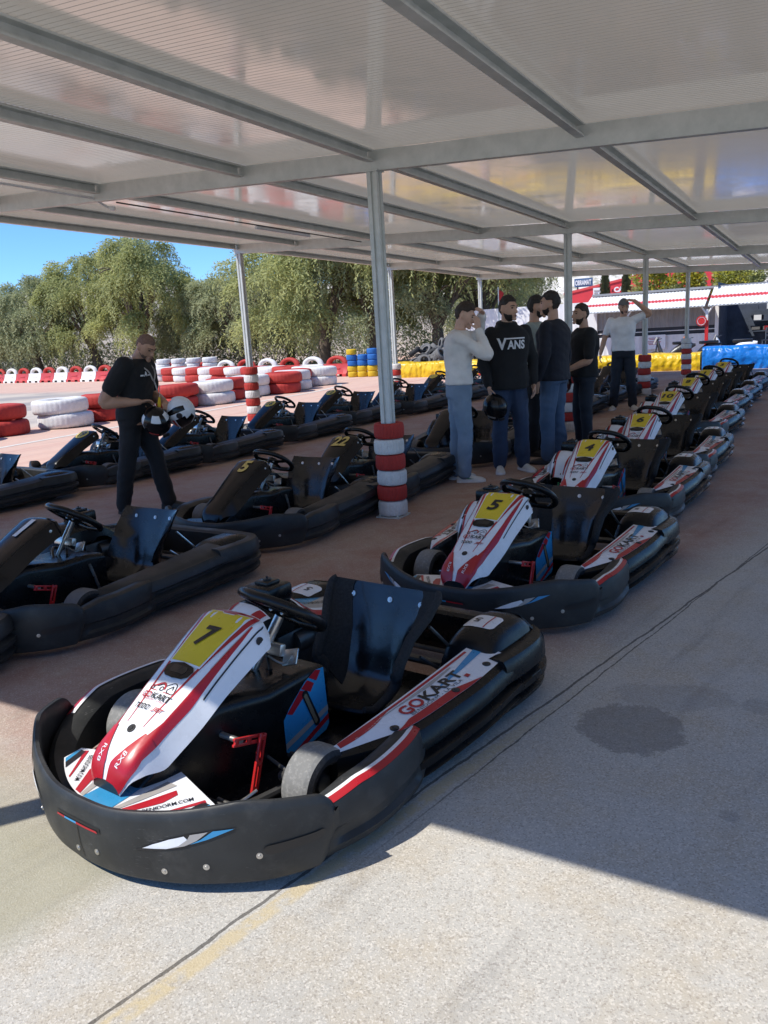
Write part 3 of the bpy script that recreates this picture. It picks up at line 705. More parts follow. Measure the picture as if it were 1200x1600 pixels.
# ------------------------------------------------------------------ buildings behind the track
def corr_wall(mb, al, ac0, ac1, z0, z1, m=0, pitch=.16, dep=.03, dz=0):
    n = int(abs(ac1-ac0)/pitch*4); G = []
    for i in range(n+1):
        ac = ac0+(ac1-ac0)*i/n; o = (0, dep, dep, 0)[i % 4]
        G.append([gw(al-o, ac, z0), gw(al-o, ac, z1)])
    mb.grid(G, m, smooth=False)
def rel(mb, base): mb.v = [tuple(Vector(p)-base) for p in mb.v]
MAT['wallwhite'] = simple('white_painted_metal', (.70, .70, .69), .5, var=.06, scale=2, dirt=((.5, .46, .4), .3), coord='pos')
MAT['wallgrey'] = simple('grey_corrugated_metal', (.24, .24, .245), .55, var=.12, scale=2, coord='pos')
MAT['darkwall'] = simple('dark_wall', (.03, .032, .038), .7, var=.3, scale=2, coord='pos')
MAT['bluewall'] = simple('slate_blue_wall', (.055, .07, .10), .7, var=.3, scale=3, coord='pos')
MAT['panelred'] = simple('red_cladding', (.56, .035, .045), .5, var=.08, scale=1, coord='pos')
MAT['awnred'] = simple('red_awning_stripe', (.55, .06, .06), .5, var=.1, scale=2, coord='pos')
MAT['signblue'] = simple('blue_sign', (.07, .13, .24), .5, coord='pos')
MAT['concretew'] = simple('white_rendered_wall', (.62, .60, .57), .85, var=.08, scale=1, dirt=((.4, .37, .33), .3), coord='pos')
sb = gw(26, 0); shed = empty('shed', sb, 0, 'long low workshop shed with white and red striped corrugated awning', 'shed')
def sput(mb, name, mats): rel(mb, sb); return fixn(mb.build(name, mats, shed))
mb = MB(); corr_wall(mb, 26, 4.7, .35, 1.12, 1.98); sput(mb, 'upper_wall', MAT['wallgrey'])
mb = MB(); corr_wall(mb, 25.98, 4.7, .35, 0, .84, 0, .22); sput(mb, 'lower_wall', MAT['wallwhite'])
mb = MB(); mb.add([gw(26.03, 4.7, .83), gw(26.03, .35, .83), gw(26.03, .35, 1.14), gw(26.03, 4.7, 1.14)], [[0, 1, 2, 3]], 0, False); sput(mb, 'window_strip', MAT['darkwall'])
mb = MB(); mb.box(gw(26.05, 2.5, .985), (4.4, .12, .03), Matrix.Rotation(GROT, 3, 'Z')); sput(mb, 'sill', MAT['wallwhite'])
mb = MB()
mb.add([gw(29.5, .35, 0), gw(29.5, -10, 0), gw(29.5, -10, 2.6), gw(29.5, .35, 2.6)], [[0, 1, 2, 3]], 0, False); mb.add([gw(26, .35, 0), gw(29.5, .35, 0), gw(29.5, .35, 2.6), gw(26, .35, 2.6)], [[0, 1, 2, 3]], 0, False)
for k in range(3): mb.box(gw(29.2, -3.2, .75+k*.4), (5.6, .35, .04), Matrix.Rotation(GROT, 3, 'Z'))
rb = random.Random(3)
for k in range(46): mb.box(gw(29.15, -.6-rb.random()*5.2, .86+.4*rb.randint(0, 2)), (rb.uniform(.08, .3), .2, rb.uniform(.1, .26)), Matrix.Rotation(GROT, 3, 'Z'), rb.choice([0, 0, 1, 2, 3]))
sput(mb, 'workshop_wall', [MAT['bluewall'], MAT['tyre_grey'], MAT['panelred'], MAT['wallwhite']])
def awning(ac0, ac1, z0, z1, al0, al1):
    mb = MB(); pitch = .12; n = int(abs(ac1-ac0)/pitch*6); T = [0, .13, .36, .50, 1]; G = []
    for i in range(n+1):
        ac = ac0+(ac1-ac0)*i/n; w_ = .012*math.sin(2*math.pi*i/6)
        G.append([gw(al0+(al1-al0)*t, ac, z0+(z1-z0)*t+w_) for t in T])
    for k, m in enumerate([0, 0, 1, 0]): mb.grid([r[k:k+2] for r in G], m)
    G2 = [[p+Vector((0, 0, -.03)) for p in (r[0], r[-1])] for r in G[::6]]; mb.grid(G2, 0, flip=True)
    return sput(mb, 'awning', [MAT['wallwhite'], MAT['awnred']])
awning(4.95, .62, 1.80, 2.40, 24.7, 26.3); awning(.5, -10, 1.80, 2.48, 24.6, 26.3)
mb = MB(); mb.box(gw(26.8, -2.6, 2.45), (15, 1.2, .08), Matrix.Rotation(GROT, 3, 'Z')); sput(mb, 'roof', MAT['wallgrey'])
for ac in (3.35, .56):
    mb = MB(); rot = Matrix.Rotation(GROT, 3, 'Z'); mb.box(gw(24.9, ac, .65), (.11, .11, 1.3), rot, 1); mb.box(gw(24.9, ac, 1.48), (.08, .08, .40), rot, 0)
    mb.cyl(gw(24.9, ac, 1.5), gw(24.9, ac-.25, 1.86), .03, 8, 0); mb.cyl(gw(24.9, ac, 1.5), gw(24.9, ac+.25, 1.86), .03, 8, 0)
    sput(mb, 'awning_post', [MAT['wallwhite'], MAT['redb']])
for ac in (4.7, .35): 
    mb = MB(); mb.box(gw(25.95, ac, 1.0), (.12, .12, 2.0), Matrix.Rotation(GROT, 3, 'Z')); sput(mb, 'corner_post', MAT['wallwhite'])
def facing(c, h): 
    return lambda x, y: c+Vector((-GB.x*x, -GB.y*x, y))-Vector((GA.x, GA.y, 0))*.03
# plain notice board: faint red ruled lines instead of unreadable print
mb = MB(); mb.box(gw(25.85, 2.5, .60), (.80, .03, .52), Matrix.Rotation(GROT, 3, 'Z'), 0)
for k, (wd_, z) in enumerate([(.42, .75), (.34, .70), (.5, .62), (.44, .57), (.38, .52)]): mb.box(gw(25.83, 2.5, z), (wd_, .012, .018), Matrix.Rotation(GROT, 3, 'Z'), 1)
nb_ = mb; o = nb_.build('notice_board', [MAT['white'], MAT['redink']]); tag(o, 'white notice board with faint red lines on the white shed wall', 'notice board')
mb = MB(); c = gw(24.8, .72, 1.28); mb.lathe([(0, .02), (.17, .02), (.18, 0), (0, 0)], Matrix.Translation(c) @ Matrix.Rotation(GROT, 4, 'Z') @ Matrix.Rotation(math.pi/2, 4, 'X'), 24, 0)
mb.lathe([(.12, .03), (.14, .035), (.12, .03)], Matrix.Translation(c) @ Matrix.Rotation(GROT, 4, 'Z') @ Matrix.Rotation(math.pi/2, 4, 'X'), 24, 1)
o = mb.build('round_sign', [MAT['redb'], MAT['white']]); tag(o, 'round red sign hanging on the shed awning post', 'sign')
# white wall left of the shed and behind the trees
mb = MB(); corr_wall(mb, 27.5, 11.2, 5.4, 0, 2.25, 0, .3, .02); o = mb.build('fence_wall', MAT['wallwhite']); tag(fixn(o), 'white sheet metal fence wall left of the shed, behind the standing men', 'wall')
mb = MB(); mb.box(gw(26.9, 5.15, 1.0), (.9, .1, 2.0), Matrix.Rotation(GROT, 3, 'Z'), 0); mb.box(gw(26.8, 5.15, .35), (.9, .1, .7), Matrix.Rotation(GROT, 3, 'Z'), 1)
o = mb.build('gate_panel', [MAT['wallwhite'], MAT['panelred']]); tag(o, 'white gate panel with red bottom at the left end of the shed', 'gate')
mb = MB(); A_, B_ = Vector((-34, 61, 0)), Vector((9, 50, 0)); d_ = (B_-A_); mb.box((A_+B_)/2+Vector((0, 0, 1.2)), (d_.length, .25, 2.4), Matrix.Rotation(math.atan2(d_.y, d_.x), 3, 'Z'))
o = mb.build('boundary_wall', MAT['concretew']); tag(o, 'long white rendered boundary wall behind the pepper trees', 'wall')
# red building with lettering and the blue sign on it
rb_ = gw(60, 0); red = empty('red_building', rb_, 0, 'red clad store with white lettering beyond the trees', 'building')
def rput(mb, name, mats): rel(mb, rb_); return mb.build(name, mats, red)
mb = MB(); F = [gw(60, 15.6, 0), gw(60, 4, 0), gw(60, 4, 5.5), gw(60, 9.8, 4.68), gw(60, 15.6, 3.72)]; Bk = [p+Vector((GA.x, GA.y, 0))*6 for p in F]
mb.add(F+Bk, [[0, 1, 2, 3, 4], [9, 8, 7, 6, 5], [0, 4, 9, 5], [1, 6, 7, 2], [2, 7, 8, 3], [3, 8, 9, 4]], 0, False); fixn(rput(mb, 'wall', MAT['panelred']))
mb = MB(); mb.add([gw(59.9, 15.7, 3.62), gw(59.9, 9.8, 4.60), gw(59.9, 9.8, 4.76), gw(59.9, 15.7, 3.78)], [[0, 1, 2, 3]], 0, False); mb.add([gw(59.9, 9.8, 4.60), gw(59.9, 4, 5.42), gw(59.9, 4, 5.58), gw(59.9, 9.8, 4.76)], [[0, 1, 2, 3]], 0, False); rput(mb, 'parapet', MAT['awnred'])
mb = MB(); mb.box(gw(59.9, 13.05, 3.70), (.56, .06, .56), Matrix.Rotation(GROT, 3, 'Z'), 0); mb.box(gw(59.84, 13.05, 3.76), (.40, .04, .10), Matrix.Rotation(GROT, 3, 'Z'), 1); mb.box(gw(59.84, 13.10, 3.58), (.30, .04, .07), Matrix.Rotation(GROT, 3, 'Z'), 1); rput(mb, 'logo_panel', [MAT['white'], MAT['silver']])
mb = MB(); put_text(mb, 's', facing(gw(59.9, 11.80, 3.66), 0), .24, 1, .03); put_text(mb, 'CA', facing(gw(59.9, 11.34, 3.74), 0), .40, 0, .05); rput(mb, 'lettering', [MAT['white'], MAT['ink']])
mb = MB(); rot = Matrix.Rotation(GROT, 3, 'Z'); mb.box(gw(60.3, 14.2, 4.48), (1.45, .12, .66), rot, 0)
put_text(mb, 'OBRAMAT', facing(gw(60.2, 14.2, 4.48), 0), .40, 1, .03, width=1.28)
for dx in (-.5, .5): mb.cyl(gw(60.4, 14.2+dx, 0), gw(60.4, 14.2+dx, 4.4), .06, 8, 2)
o = mb.build('store_sign', [MAT['signblue'], MAT['white'], MAT['darksteel']]); tag(o, 'slate blue sign reading OBRAMAT on posts above the red building', 'sign')
# red flag by the far post
mb = MB(); G = []
for i in range(9): G.append([Vector((.05+.16*j/8+.03*math.sin(i*.8+j*.5)*(j/8), .05*math.sin(i*.9+j*.7)*(j/8), 2.55-.55*i/8-.12*j/8)) for j in range(9)])
fl = empty('flag', gw(16.6, 5.2), 0, 'small red flag hanging on a thin pole by the far post', 'flag'); m_ = MB(); m_.grid(G, 0); m_.build('cloth', MAT['panelred'], fl, sharp=None)
m_ = MB(); m_.cyl((.04, 0, 0), (.04, 0, 2.62), .018, 8); m_.build('pole', MAT['steel'], fl)
# motor scooters parked between the blue tarpaulin and the shed
def scooter(loc, rz, label, bodym, seatm, front=None):
    r_ = empty('motor_scooter', loc, rz, label, 'scooter', 'scooters parked in front of the shed'); r_.scale = (.8, .8, .8)
    for y in (-.62, .62):
        m_ = MB(); Mx = Matrix.Translation((0, y, .27)) @ Matrix.Rotation(math.pi/2, 4, 'Y'); m_.lathe([(.16, -.05), (.25, -.05), (.27, 0), (.25, .05), (.16, .05), (.16, -.05)], Mx, 24, 0); m_.lathe([(.02, -.03), (.16, -.015), (.16, .015), (.02, .03)], Mx, 12, 1); m_.build('wheel', [MAT['rubber'], MAT['steel']], r_)
    m_ = MB(); G = []
    for k, (y, z, w_, h) in enumerate([(-.95, .72, .05, .05), (-.7, .66, .14, .16), (-.35, .60, .16, .18), (-.12, .48, .15, .16), (.1, .34, .13, .07), (.28, .36, .14, .09), (.44, .62, .16, .26), (.52, .88, .12, .14), (.56, 1.02, .06, .05)]):
        G.append([Vector((w_*math.cos(a), y, z+h*math.sin(a))) for a in [2*math.pi*j/12 for j in range(12)]])
    m_.grid(G, 0, cv=True); m_.build('body', bodym, r_, sharp=None)
    m_ = MB(); m_.box((0, -.42, .82), (.26, .72, .12), None, 0, .04); m_.build('seat', seatm, r_)
    m_ = MB(); m_.tube([(-.33, .42, 1.04), (-.1, .5, 1.0), (.1, .5, 1.0), (.33, .42, 1.04)], .018, 8); m_.tube([(0, .5, 1.0), (0, .62, .3)], .03, 8); m_.build('handlebar', MAT['darksteel'], r_)
    m_ = MB(); m_.box((0, .6, .95), (.24, .05, .3), Matrix.Rotation(.4, 3, 'X'), 0, .02); m_.build('windscreen', front or MAT['silver'], r_)
    return r_
scooter(gw(21.8, 1.25), GROT+1.9, 'grey scooter with dark seat parked before the white shed wall', MAT['darksteel'], MAT['ink'])
scooter(gw(21.4, .35), GROT+2.2, 'dark scooter with orange shield parked beside the grey one', MAT['ink'], MAT['ink'], simple('orange_paint', (.55, .16, .04), .3))
scooter(gw(21.8, -.55), GROT+1.5, 'white scooter half hidden behind the blue tarpaulin', MAT['white'], MAT['ink'])
# chair inside the workshop
mb = MB(); ch = empty('folding_chair', gw(27.5, -1.3), GROT+2.9, 'white folding chair inside the dark workshop', 'chair')
mb.box((0, 0, .45), (.42, .42, .03), None, 0, .01); mb.build('seat', MAT['silver'], ch); mb = MB()
for z in (.62, .74, .86): mb.box((0, -.2, z), (.42, .025, .085), None, 0, .006)
mb.build('backrest', MAT['silver'], ch)
for x in (-.19, .19):
    for y in (-.19, .19): mb = MB(); mb.cyl((x, y, 0), (x, y, .9 if y < 0 else .45), .014, 8); mb.build('leg', MAT['steel'], ch)

# ------------------------------------------------------------------ go-karts (x right, y forward, z up; metres before scale)
KS = .9126
NV = [0, .05, .12, .25, .45, .65, .82, .94, 1]
NY = [.985, .965, .925, .835, .705, .570, .450, .365, .330]
NZ = [.262, .315, .355, .412, .490, .567, .630, .664, .660]
NW = [.060, .086, .098, .098, .110, .122, .133, .140, .128]
ND = [.025, .035, .060, .115, .110, .095, .095, .095, .05]
NF = [.010, .015, .025, .045, .055, .058, .056, .050, .03]
NLEN = .83
def nose(q, v, off=0.0):
    y, z, w_, d_, fl_ = (herm(NV, A, v) for A in (NY, NZ, NW, ND, NF))
    a = abs(q); sg = 1 if q >= 0 else -1
    if a <= 1:
        x = q*w_; p = Vector((x, y, z-.010*q*q-.006*max(0, a-.8)/.2))
    else:
        t = a-1; r_ = min(1, t/.12)
        p = Vector((sg*(w_+.004*r_+fl_*t), y-.03*t*d_, z-.016-d_*t*(1 if t > .12 else t/.12*.8+.2)))
    p.x += .026*(1-v)**1.3
    return p
def nose_s(off):
    def S(q, v):
        p = nose(q, v); e = .01
        du = nose(q+e, v)-nose(q-e, v); dv = nose(q, min(1, v+e))-nose(q, max(0, v-e))
        nn = du.cross(dv); nn = -nn if nn.z*1.0+abs(nn.x)*0 < 0 and abs(q) <= 1.0 else nn
        if abs(q) > 1 and nn.x*q < 0: nn = -nn
        return p+nn.normalized()*off if nn.length > 1e-9 else p
    return S
def nose_text(mb, s, q, v, h, m, mode='up', bold=.02, shear=0, width=None, space=1.0, off=.0048):
    S = nose_s(off); w_ = herm(NV, NW, v)
    if mode == 'up': fn = lambda x, y: S(q-x/w_, v+y/NLEN)
    elif mode == 'along': fn = lambda x, y: S(q+y/w_, v+x/NLEN)
    else: fn = lambda x, y: S(q-y/w_, v-x/NLEN)
    put_text(mb, s, fn, h, m, bold, shear, width, space)
def lerp(a, b, t): return a+(b-a)*max(0, min(1, t))

def bolt(mb, p, nrm, r=.012, m=0, m2=1):
    X, Y, Z = frame(nrm); Mx = Matrix((X, Y, Z)).transposed().to_4x4(); Mx.translation = Vector(p)
    mb.lathe([(0, .004), (r*.42, .004), (r*.5, .0015), (r, .0012), (r*1.02, -.004)], Mx, 14, m)

PODI = ([0, .2, .45, .7, 1], [.520, .530, .540, .545, .548])
PODO = ([0, .12, .28, .5, .75, 1], [.532, .595, .672, .705, .725, .722])
PODZ = ([0, .3, .7, 1], [.250, .268, .290, .305])
def pod_y(s): return .43-.98*s
def pod_top(s, q, sg, off=0.0):
    xi, xo, z = herm(*PODI, s), herm(*PODO, s), herm(*PODZ, s)
    return Vector((sg*(xi+(xo-xi)*q), pod_y(s), z+.012-.020*q-.004*abs(q-.5)+off))

def make_kart(white, number, label, group):
    root = empty('go_kart', (0, 0, 0), 0, label, 'go-kart', group)
    P, SH, GB_ = (MAT['plastic'], MAT['shield'], MAT['gloss_black'])
    # --- front bumper body wrapping the wheels
    half = [(-.700, .10), (-.745, .22), (-.765, .42), (-.745, .58), (-.68, .74), (-.55, .89), (-.36, 1.0), (-.17, 1.06), (0, 1.075)]
    path = [(p.x, p.y) for p in cr([(x, y, 0) for x, y in half+[(-x, y) for x, y in half[-2::-1]]], 7)]
    n = len(path)
    def sec(i, t):
        s = abs(2*t-1)                       # 1 at the pods, 0 at the nose
        zt = lerp(.175, .265, (s-.35)/.3)-.015*max(0, (s-.9)/.1); wd = lerp(.10, .125, (s-.4)/.3); ch = .018*max(0, min(1, (s-.52)/.08))*max(0, min(1, (.93-s)/.05))
        return [(-.012, .050), (0, .062), (.004, .085), (.004-ch, .100), (.004-ch, .135), (.005, .150), (.002, zt-.045), (-.010, zt-.012), (-.030, zt), (-wd+.03, zt-.006), (-wd, zt-.03), (-wd, .07), (-wd+.02, .052)]
    mb = MB(); G = mb.sweep(path[::-1], sec, 0)
    bump_ = fixn(mb.build('front_bumper', SH, root, sharp=38))
    # stripe on its upper edge, both sides
    if white:
        for sg in (-1, 1):
            mb = MB(); idx = [i for i in range(n) if .50 < abs(2*i/(n-1)-1) < .97 and (path[::-1][i][0]*sg > 0)]
            for m_, o0, o1 in ((0, -.050, -.034), (1, -.034, -.010)):
                rows = []
                for i in idx:
                    t = i/(n-1); s = abs(2*t-1); zt = lerp(.175, .265, (s-.35)/.3)-.015*max(0, (s-.9)/.1); k = min(1, (.97-s)/.08+.35)
                    p = Vector(path[::-1][i]); tt = (Vector(path[::-1][min(i+1, n-1)])-Vector(path[::-1][max(i-1, 0)])).normalized(); nn = Vector((tt.y, -tt.x))
                    oo0, oo1 = (lerp(o1, o0, k) if m_ == 0 else o0), o1
                    zf = lambda o: zt+.0022-max(0, (o+.030))*.6
                    rows.append([Vector((p.x+nn.x*o, p.y+nn.y*o, zf(o))) for o in (oo0, (oo0+oo1)/2, oo1)])
                if len(rows) > 1: mb.grid(rows, m_)
            fixn(mb.build('stripe', [MAT['white'], MAT['red']], bump_, sharp=None))
    # --- front shield with its raised ends
    half = [(-.735, .665), (-.705, .74), (-.62, .86), (-.50, .955), (-.36, 1.035), (-.18, 1.095), (0, 1.11)]
    spath = [(p.x, p.y) for p in cr([(x, y, 0) for x, y in half+[(-x, y) for x, y in half[-2::-1]]], 12)][::-1]
    ns = len(spath)
    def shield_z(t):
        s = abs(2*t-1); zt = .268+.055*max(0, min(1, (s-.12)/.45))**1.2-.045*max(0, (s-.62)/.38); zb = .035+.015*s
        if s > .84: k = (s-.84)/.16; zt -= .055*k**2.2; zb += .17*k**1.4
        return zb, zt
    def ssec(i, t):
        s = abs(2*t-1); zb, zt = shield_z(t); th = .024; b = .014*math.sin(math.pi*min(1, .9))*(1-.3*s)
        zm = (zb+zt)/2
        return [(-th*.6, zb), (-.002, zb+.002), (.002, zb+.012), (.012, zm-.04), (.014, zm+.02), (.008, zt-.03), (.001, zt-.006), (-.006, zt), (-th*.8, zt-.002), (-th, zt-.012), (-th+.010, zm), (-th, zb+.01)]
    mb = MB(); mb.sweep(spath, ssec, 0)
    shield = fixn(mb.build('front_shield', SH, root, sharp=40))
    def shield_S(off):
        def S(t, h):     # t along 0..1, h 0 bottom..1 top, outer face
            t = max(0, min(1, t)); f = t*(ns-1); i = min(int(f), ns-2); k = f-i
            def pt(j):
                tt = (Vector(spath[min(j+1, ns-1)])-Vector(spath[max(j-1, 0)])).normalized(); nn = Vector((tt.y, -tt.x)); zb, zt = shield_z(j/(ns-1)); z = zb+(zt-zb)*h; zm = (zb+zt)/2
                o = np.interp(z, [zb+.002, zb+.012, zm-.04, zm+.02, zt-.03, zt-.006], [-.002, .002, .012, .014, .008, .001])+off
                return Vector((spath[j][0]+nn.x*o, spath[j][1]+nn.y*o, z))
            return pt(i).lerp(pt(i+1), k)
        return S
    mb = MB(); S1 = shield_S(.0022); S2 = shield_S(.0045)
    # leaf shaped vents with stickers, slot in the middle, long finger recess at the ends
    for sg in (-1, 1):
        T = lambda x: .5-sg*x      # x>0 towards the kart's right on sg=+1
        leaf = [(.115, .50), (.14, .60), (.17, .685), (.20, .73), (.24, .745), (.285, .735), (.27, .70), (.235, .63), (.19, .56), (.15, .51)]
        mb.poly(S1, [(T(a), b) for a, b in leaf][::sg], 3, .03)
        if white:
            mb.poly(S2, [(T(a), b) for a, b in [(.128, .545), (.145, .61), (.17, .675), (.195, .71), (.20, .665), (.185, .59), (.165, .55)]][::sg], 0, .03)
            mb.poly(S2, [(T(a), b) for a, b in [(.165, .55), (.185, .59), (.20, .665), (.205, .722), (.235, .733), (.215, .64), (.195, .585)]][::sg], 1, .03)
            mb.poly(S2, [(T(a), b) for a, b in [(.203, .60), (.222, .65), (.243, .735), (.279, .73), (.262, .698), (.232, .64)]][::sg], 2, .03)
    slot = [(.555, .62), (.553, .70), (.50, .715), (.447, .70), (.445, .62), (.50, .635)]
    mb.poly(S1, slot[::-1], 3, .03)
    if white:
        mb.poly(S2, [(.55, .625), (.548, .655), (.50, .668), (.50, .638)][::-1], 4, .03); mb.poly(S2, [(.50, .638), (.50, .668), (.47, .662), (.47, .634)][::-1], 2, .03); mb.poly(S2, [(.47, .634), (.47, .662), (.449, .655), (.449, .626)][::-1], 4, .03)
    for sg in (-1, 1):
        rec = []
        for k in range(9): a = math.pi/2+math.pi*k/8; rec.append((.335+.012*math.cos(a), .43+.06*math.sin(a)))
        for k in range(9): a = -math.pi/2+math.pi*k/8; rec.append((.425+.012*math.cos(a), .50+.06*math.sin(a)))
        mb.poly(shield_S(.005), [(.5-sg*a, b) for a, b in rec][::sg], 3, .02)
    mb.poly(S1, [(.4995, .08), (.5015, .08), (.5015, .60), (.4995, .60)], 3, .1)
    det = mb.build('vent_graphics', [MAT['white'], MAT['silver'], MAT['blue'], MAT['ink'], MAT['red']], shield, sharp=None)
    for t_, h in ((.54, .30), (.49, .20), (.345, .20), (.275, .27), (.185, .36), (.655, .2), (.725, .27), (.815, .36)):
        mb = MB(); p = shield_S(.001)(t_, h); q = shield_S(.01)(t_, h); bolt(mb, p, q-p, .0105); mb.build('bolt', MAT['steel'], shield, sharp=50)
    # --- panel between bumper and nose
    def fp(x, y):
        return Vector((x, y, .215+.05*max(0, (.96-y))))
    ys = lambda x: 1.055-.95*x*x
    mb = MB(); G = []
    for i in range(25):
        x = -.37+.74*i/24; yf, yb = ys(x), lerp(.74, .85, abs(x)/.37); G.append([fp(x, yb+(yf-yb)*j/10) for j in range(11)])
    mb.grid(G, 0)
    panel_S = lambda off: (lambda x, y: fp(x, y)+Vector((0, 0, off)))
    if white:
        S1p, S2p = panel_S(.0018), panel_S(.0034)
        mb.poly(S1p, [(-.075, 1.045), (.075, 1.045), (.06, .80), (-.06, .80)], 2)
        for sg in (-1, 1):
            ln = lambda pts, m_, S=S1p: mb.poly(S, [(sg*a, b) for a, b in pts][::sg], m_)
            ln([(.075, 1.045), (.095, 1.042), (.17, .84), (.12, .84)], 3); ln([(.10, 1.04), (.135, 1.034), (.205, .93), (.215, .875), (.19, .86)], 1)
            ln([(.225, .998), (.237, .993), (.338, .858), (.322, .85)], 1)
            ln([(.30, .965), (.335, .942), (.355, .86), (.325, .86)], 4); ln([(.335, .942), (.36, .925), (.368, .87), (.355, .86)], 2)
            def fn(x, y, sg=sg):      # reader's right runs outwards on the left side, inwards on the right side; up is towards the seat
                d_ = (.60, -.80); s_ = x if sg < 0 else -x
                X = .205+d_[0]*s_-.80*0+(.80*y if False else .8*y*1.0); Y = .965+d_[1]*s_+.60*y*1.0
                X, Y = .232+.60*s_-.80*y, .932-.80*s_-.60*y
                return S2p(sg*X, Y)
            put_text(mb, 'BENIDORM.COM', fn, .019, 5, .01, 0, .165)
    fpan = mb.build('front_panel', [MAT['white'] if white else P, MAT['red'], MAT['blue'], MAT['silver'], MAT['ink'], MAT['ink']], root, sharp=None)
    # --- nose cone
    mb = MB(); qs = [-2, -1.75, -1.5, -1.3, -1.15, -1.08, -1.03, -1, -.9, -.7, -.45, -.2, 0, .2, .45, .7, .9, 1, 1.03, 1.08, 1.15, 1.3, 1.5, 1.75, 2]
    G = [[nose(q, v) for q in qs] for v in np.linspace(0, 1, 46)]
    mb.grid(G, 0)
    tip = G[0]; mb.add(tip, [list(range(len(tip)))], 4, False); mb.add([nose(q, 1)+Vector((0, -.004, -.012)) for q in qs], [list(range(len(qs)))[::-1]], 4, False)
    S1, S2, S3 = nose_s(.0012), nose_s(.0024), nose_s(.0036)
    if white:
        for sg in (-1, 1):
            st = lambda a, b, v0, v1, m_, S=S1, n_=30: mb.strip(S, lambda v: sg*a(v), lambda v: sg*b(v), v0, v1, n_, m_, 10)
            st(lambda v: lerp(.16, .80, (v-.06)/.17), lambda v: lerp(1.75, 1.30, (v-.02)/.12), .0, .22, 1, nose_s(.0034))                      # red tip
            st(lambda v: lerp(.80, 1.0, (v-.2)/.1), lambda v: lerp(1.30, 1.34, (v-.2)/.25)-max(0, v-.45)*.62, .20, .90, 1, n_=40)   # broad band on the edge
            st(lambda v: lerp(.42, .74, (v-.22)/.6), lambda v: lerp(.45, .98, (v-.22)/.72), .24, .985, 1)                # inner band
            st(lambda v: lerp(.985, .98, v), lambda v: 1.0, .62, .96, 5, S2)
            st(lambda v: 1.46-max(0, v-.45)*.5, lambda v: 1.52-max(0, v-.45)*.5, .52, .97, 4, S2)                          # seam
        mb.strip(S1, lambda v: -.92, lambda v: .92, .925, .985, 4, 1, 8)
        mb.poly(S2, [(-.70, .592), (.70, .592), (.755, .80), (.82, .955), (.30, .945), (.22, .93), (-.22, .93), (-.30, .945), (-.82, .955), (-.755, .80)], 0, .08)
        mb.poly(S3, [(-.64, .602), (.64, .602), (.70, .80), (.765, .945), (.28, .935), (.20, .92), (-.20, .92), (-.28, .935), (-.765, .945), (-.70, .80)], 2, .08)
    else:
        for sg in (-1, 1): mb.strip(S1, lambda v: sg*.96, lambda v: sg*1.06, .1, .93, 24, 3, 2)
        if number and group.startswith('black go-karts in the sunny'):
            mb.poly(nose_s(.0045), [(.74*math.cos(a), .81+.115*math.sin(a)) for a in [2*math.pi*k/20 for k in range(20)]], 2, .035)
    nz = fixn(mb.build('nose_cone', [MAT['white'] if white else GB_, MAT['red'], MAT['yellow'], MAT['plastic'], MAT['ink'], MAT['silver']], root, sharp=34))
    if white:
        # opening under the number
        mb = MB(); S4, S5 = nose_s(.005), nose_s(.0062)
        op = lambda f: [(-.50*f, .585), (-.62*f, .565), (-.56*f, .53-.0*f), (-.40*f, .512), (0, .505), (.40*f, .512), (.56*f, .53), (.62*f, .565), (.50*f, .585), (0, .598)]
        mb.poly(S4, op(1)[::-1], 0, .06); mb.poly(S5, [(-.30, .578), (-.38, .555), (-.30, .535), (.30, .535), (.38, .555), (.30, .578)], 1, .06)
        mb.build('cooling_slot', [MAT['gloss_black'], MAT['seat']], nz, sharp=None)
        mb = MB()
        nose_text(mb, 'GO', .50, .395, .028, 1, 'up', .02, 0, .045); nose_text(mb, 'KART', -.22, .395, .028, 0, 'up', .02, 0, .092)
        nose_text(mb, 'BENIDORM - LA VILA', .05, .372, .008, 1, 'up', .0, 0, .11)
        nose_text(mb, 'TODO', .30, .330, .024, 0, 'up', .02, .2, .072); nose_text(mb, 'JET', -.50, .330, .024, 1, 'up', .03, .25, .054)
        # track emblem: an outlined winding circuit over a small kart
        cx, cv = .05, .452
        Sg = nose_s(.0022); w_ = herm(NV, NW, cv)
        def seg(pts, m_, wd=.0035):
            for (x0, y0), (x1, y1) in zip(pts, pts[1:]):
                d_ = Vector((x1-x0, y1-y0)); 
                if d_.length < 1e-6: continue
                d_.normalize(); e_ = Vector((-d_.y, d_.x))*wd/2
                mb.add([Sg(cx-(x)/w_, cv+y/NLEN) for x, y in ((x0-e_.x, y0-e_.y), (x1-e_.x, y1-e_.y), (x1+e_.x, y1+e_.y), (x0+e_.x, y0+e_.y))], [[0, 1, 2, 3]], m_, False)
        seg([(.058, -.022), (.066, -.016), (.056, .020), (.046, .027), (.034, .024), (.010, .004), (-.008, .010), (-.030, -.004)], 0); seg([(.058, -.022), (.030, -.020), (.026, -.008), (.044, .012), (.050, -.004)], 0)
        seg([(-.060, -.020), (.058, -.022)], 1, .004); seg([(-.060, -.008), (-.040, -.002), (-.020, .012), (-.004, .016), (.008, .004), (.012, -.012)], 1, .008)
        for ox in (-.052, -.002):
            seg([(ox+.009*math.cos(a), -.011+.009*math.sin(a)) for a in [2*math.pi*k/10 for k in range(11)]], 0, .004)
        nose_text(mb, 'RX8', -.56, .085, .018, 2, 'along', .0, .1, .062); nose_text(mb, 'RX8', .56, .085, .018, 2, 'down', .0, .1, .062)
        mb.build('lettering', [MAT['ink'], MAT['redink'], MAT['white']], nz, sharp=None)
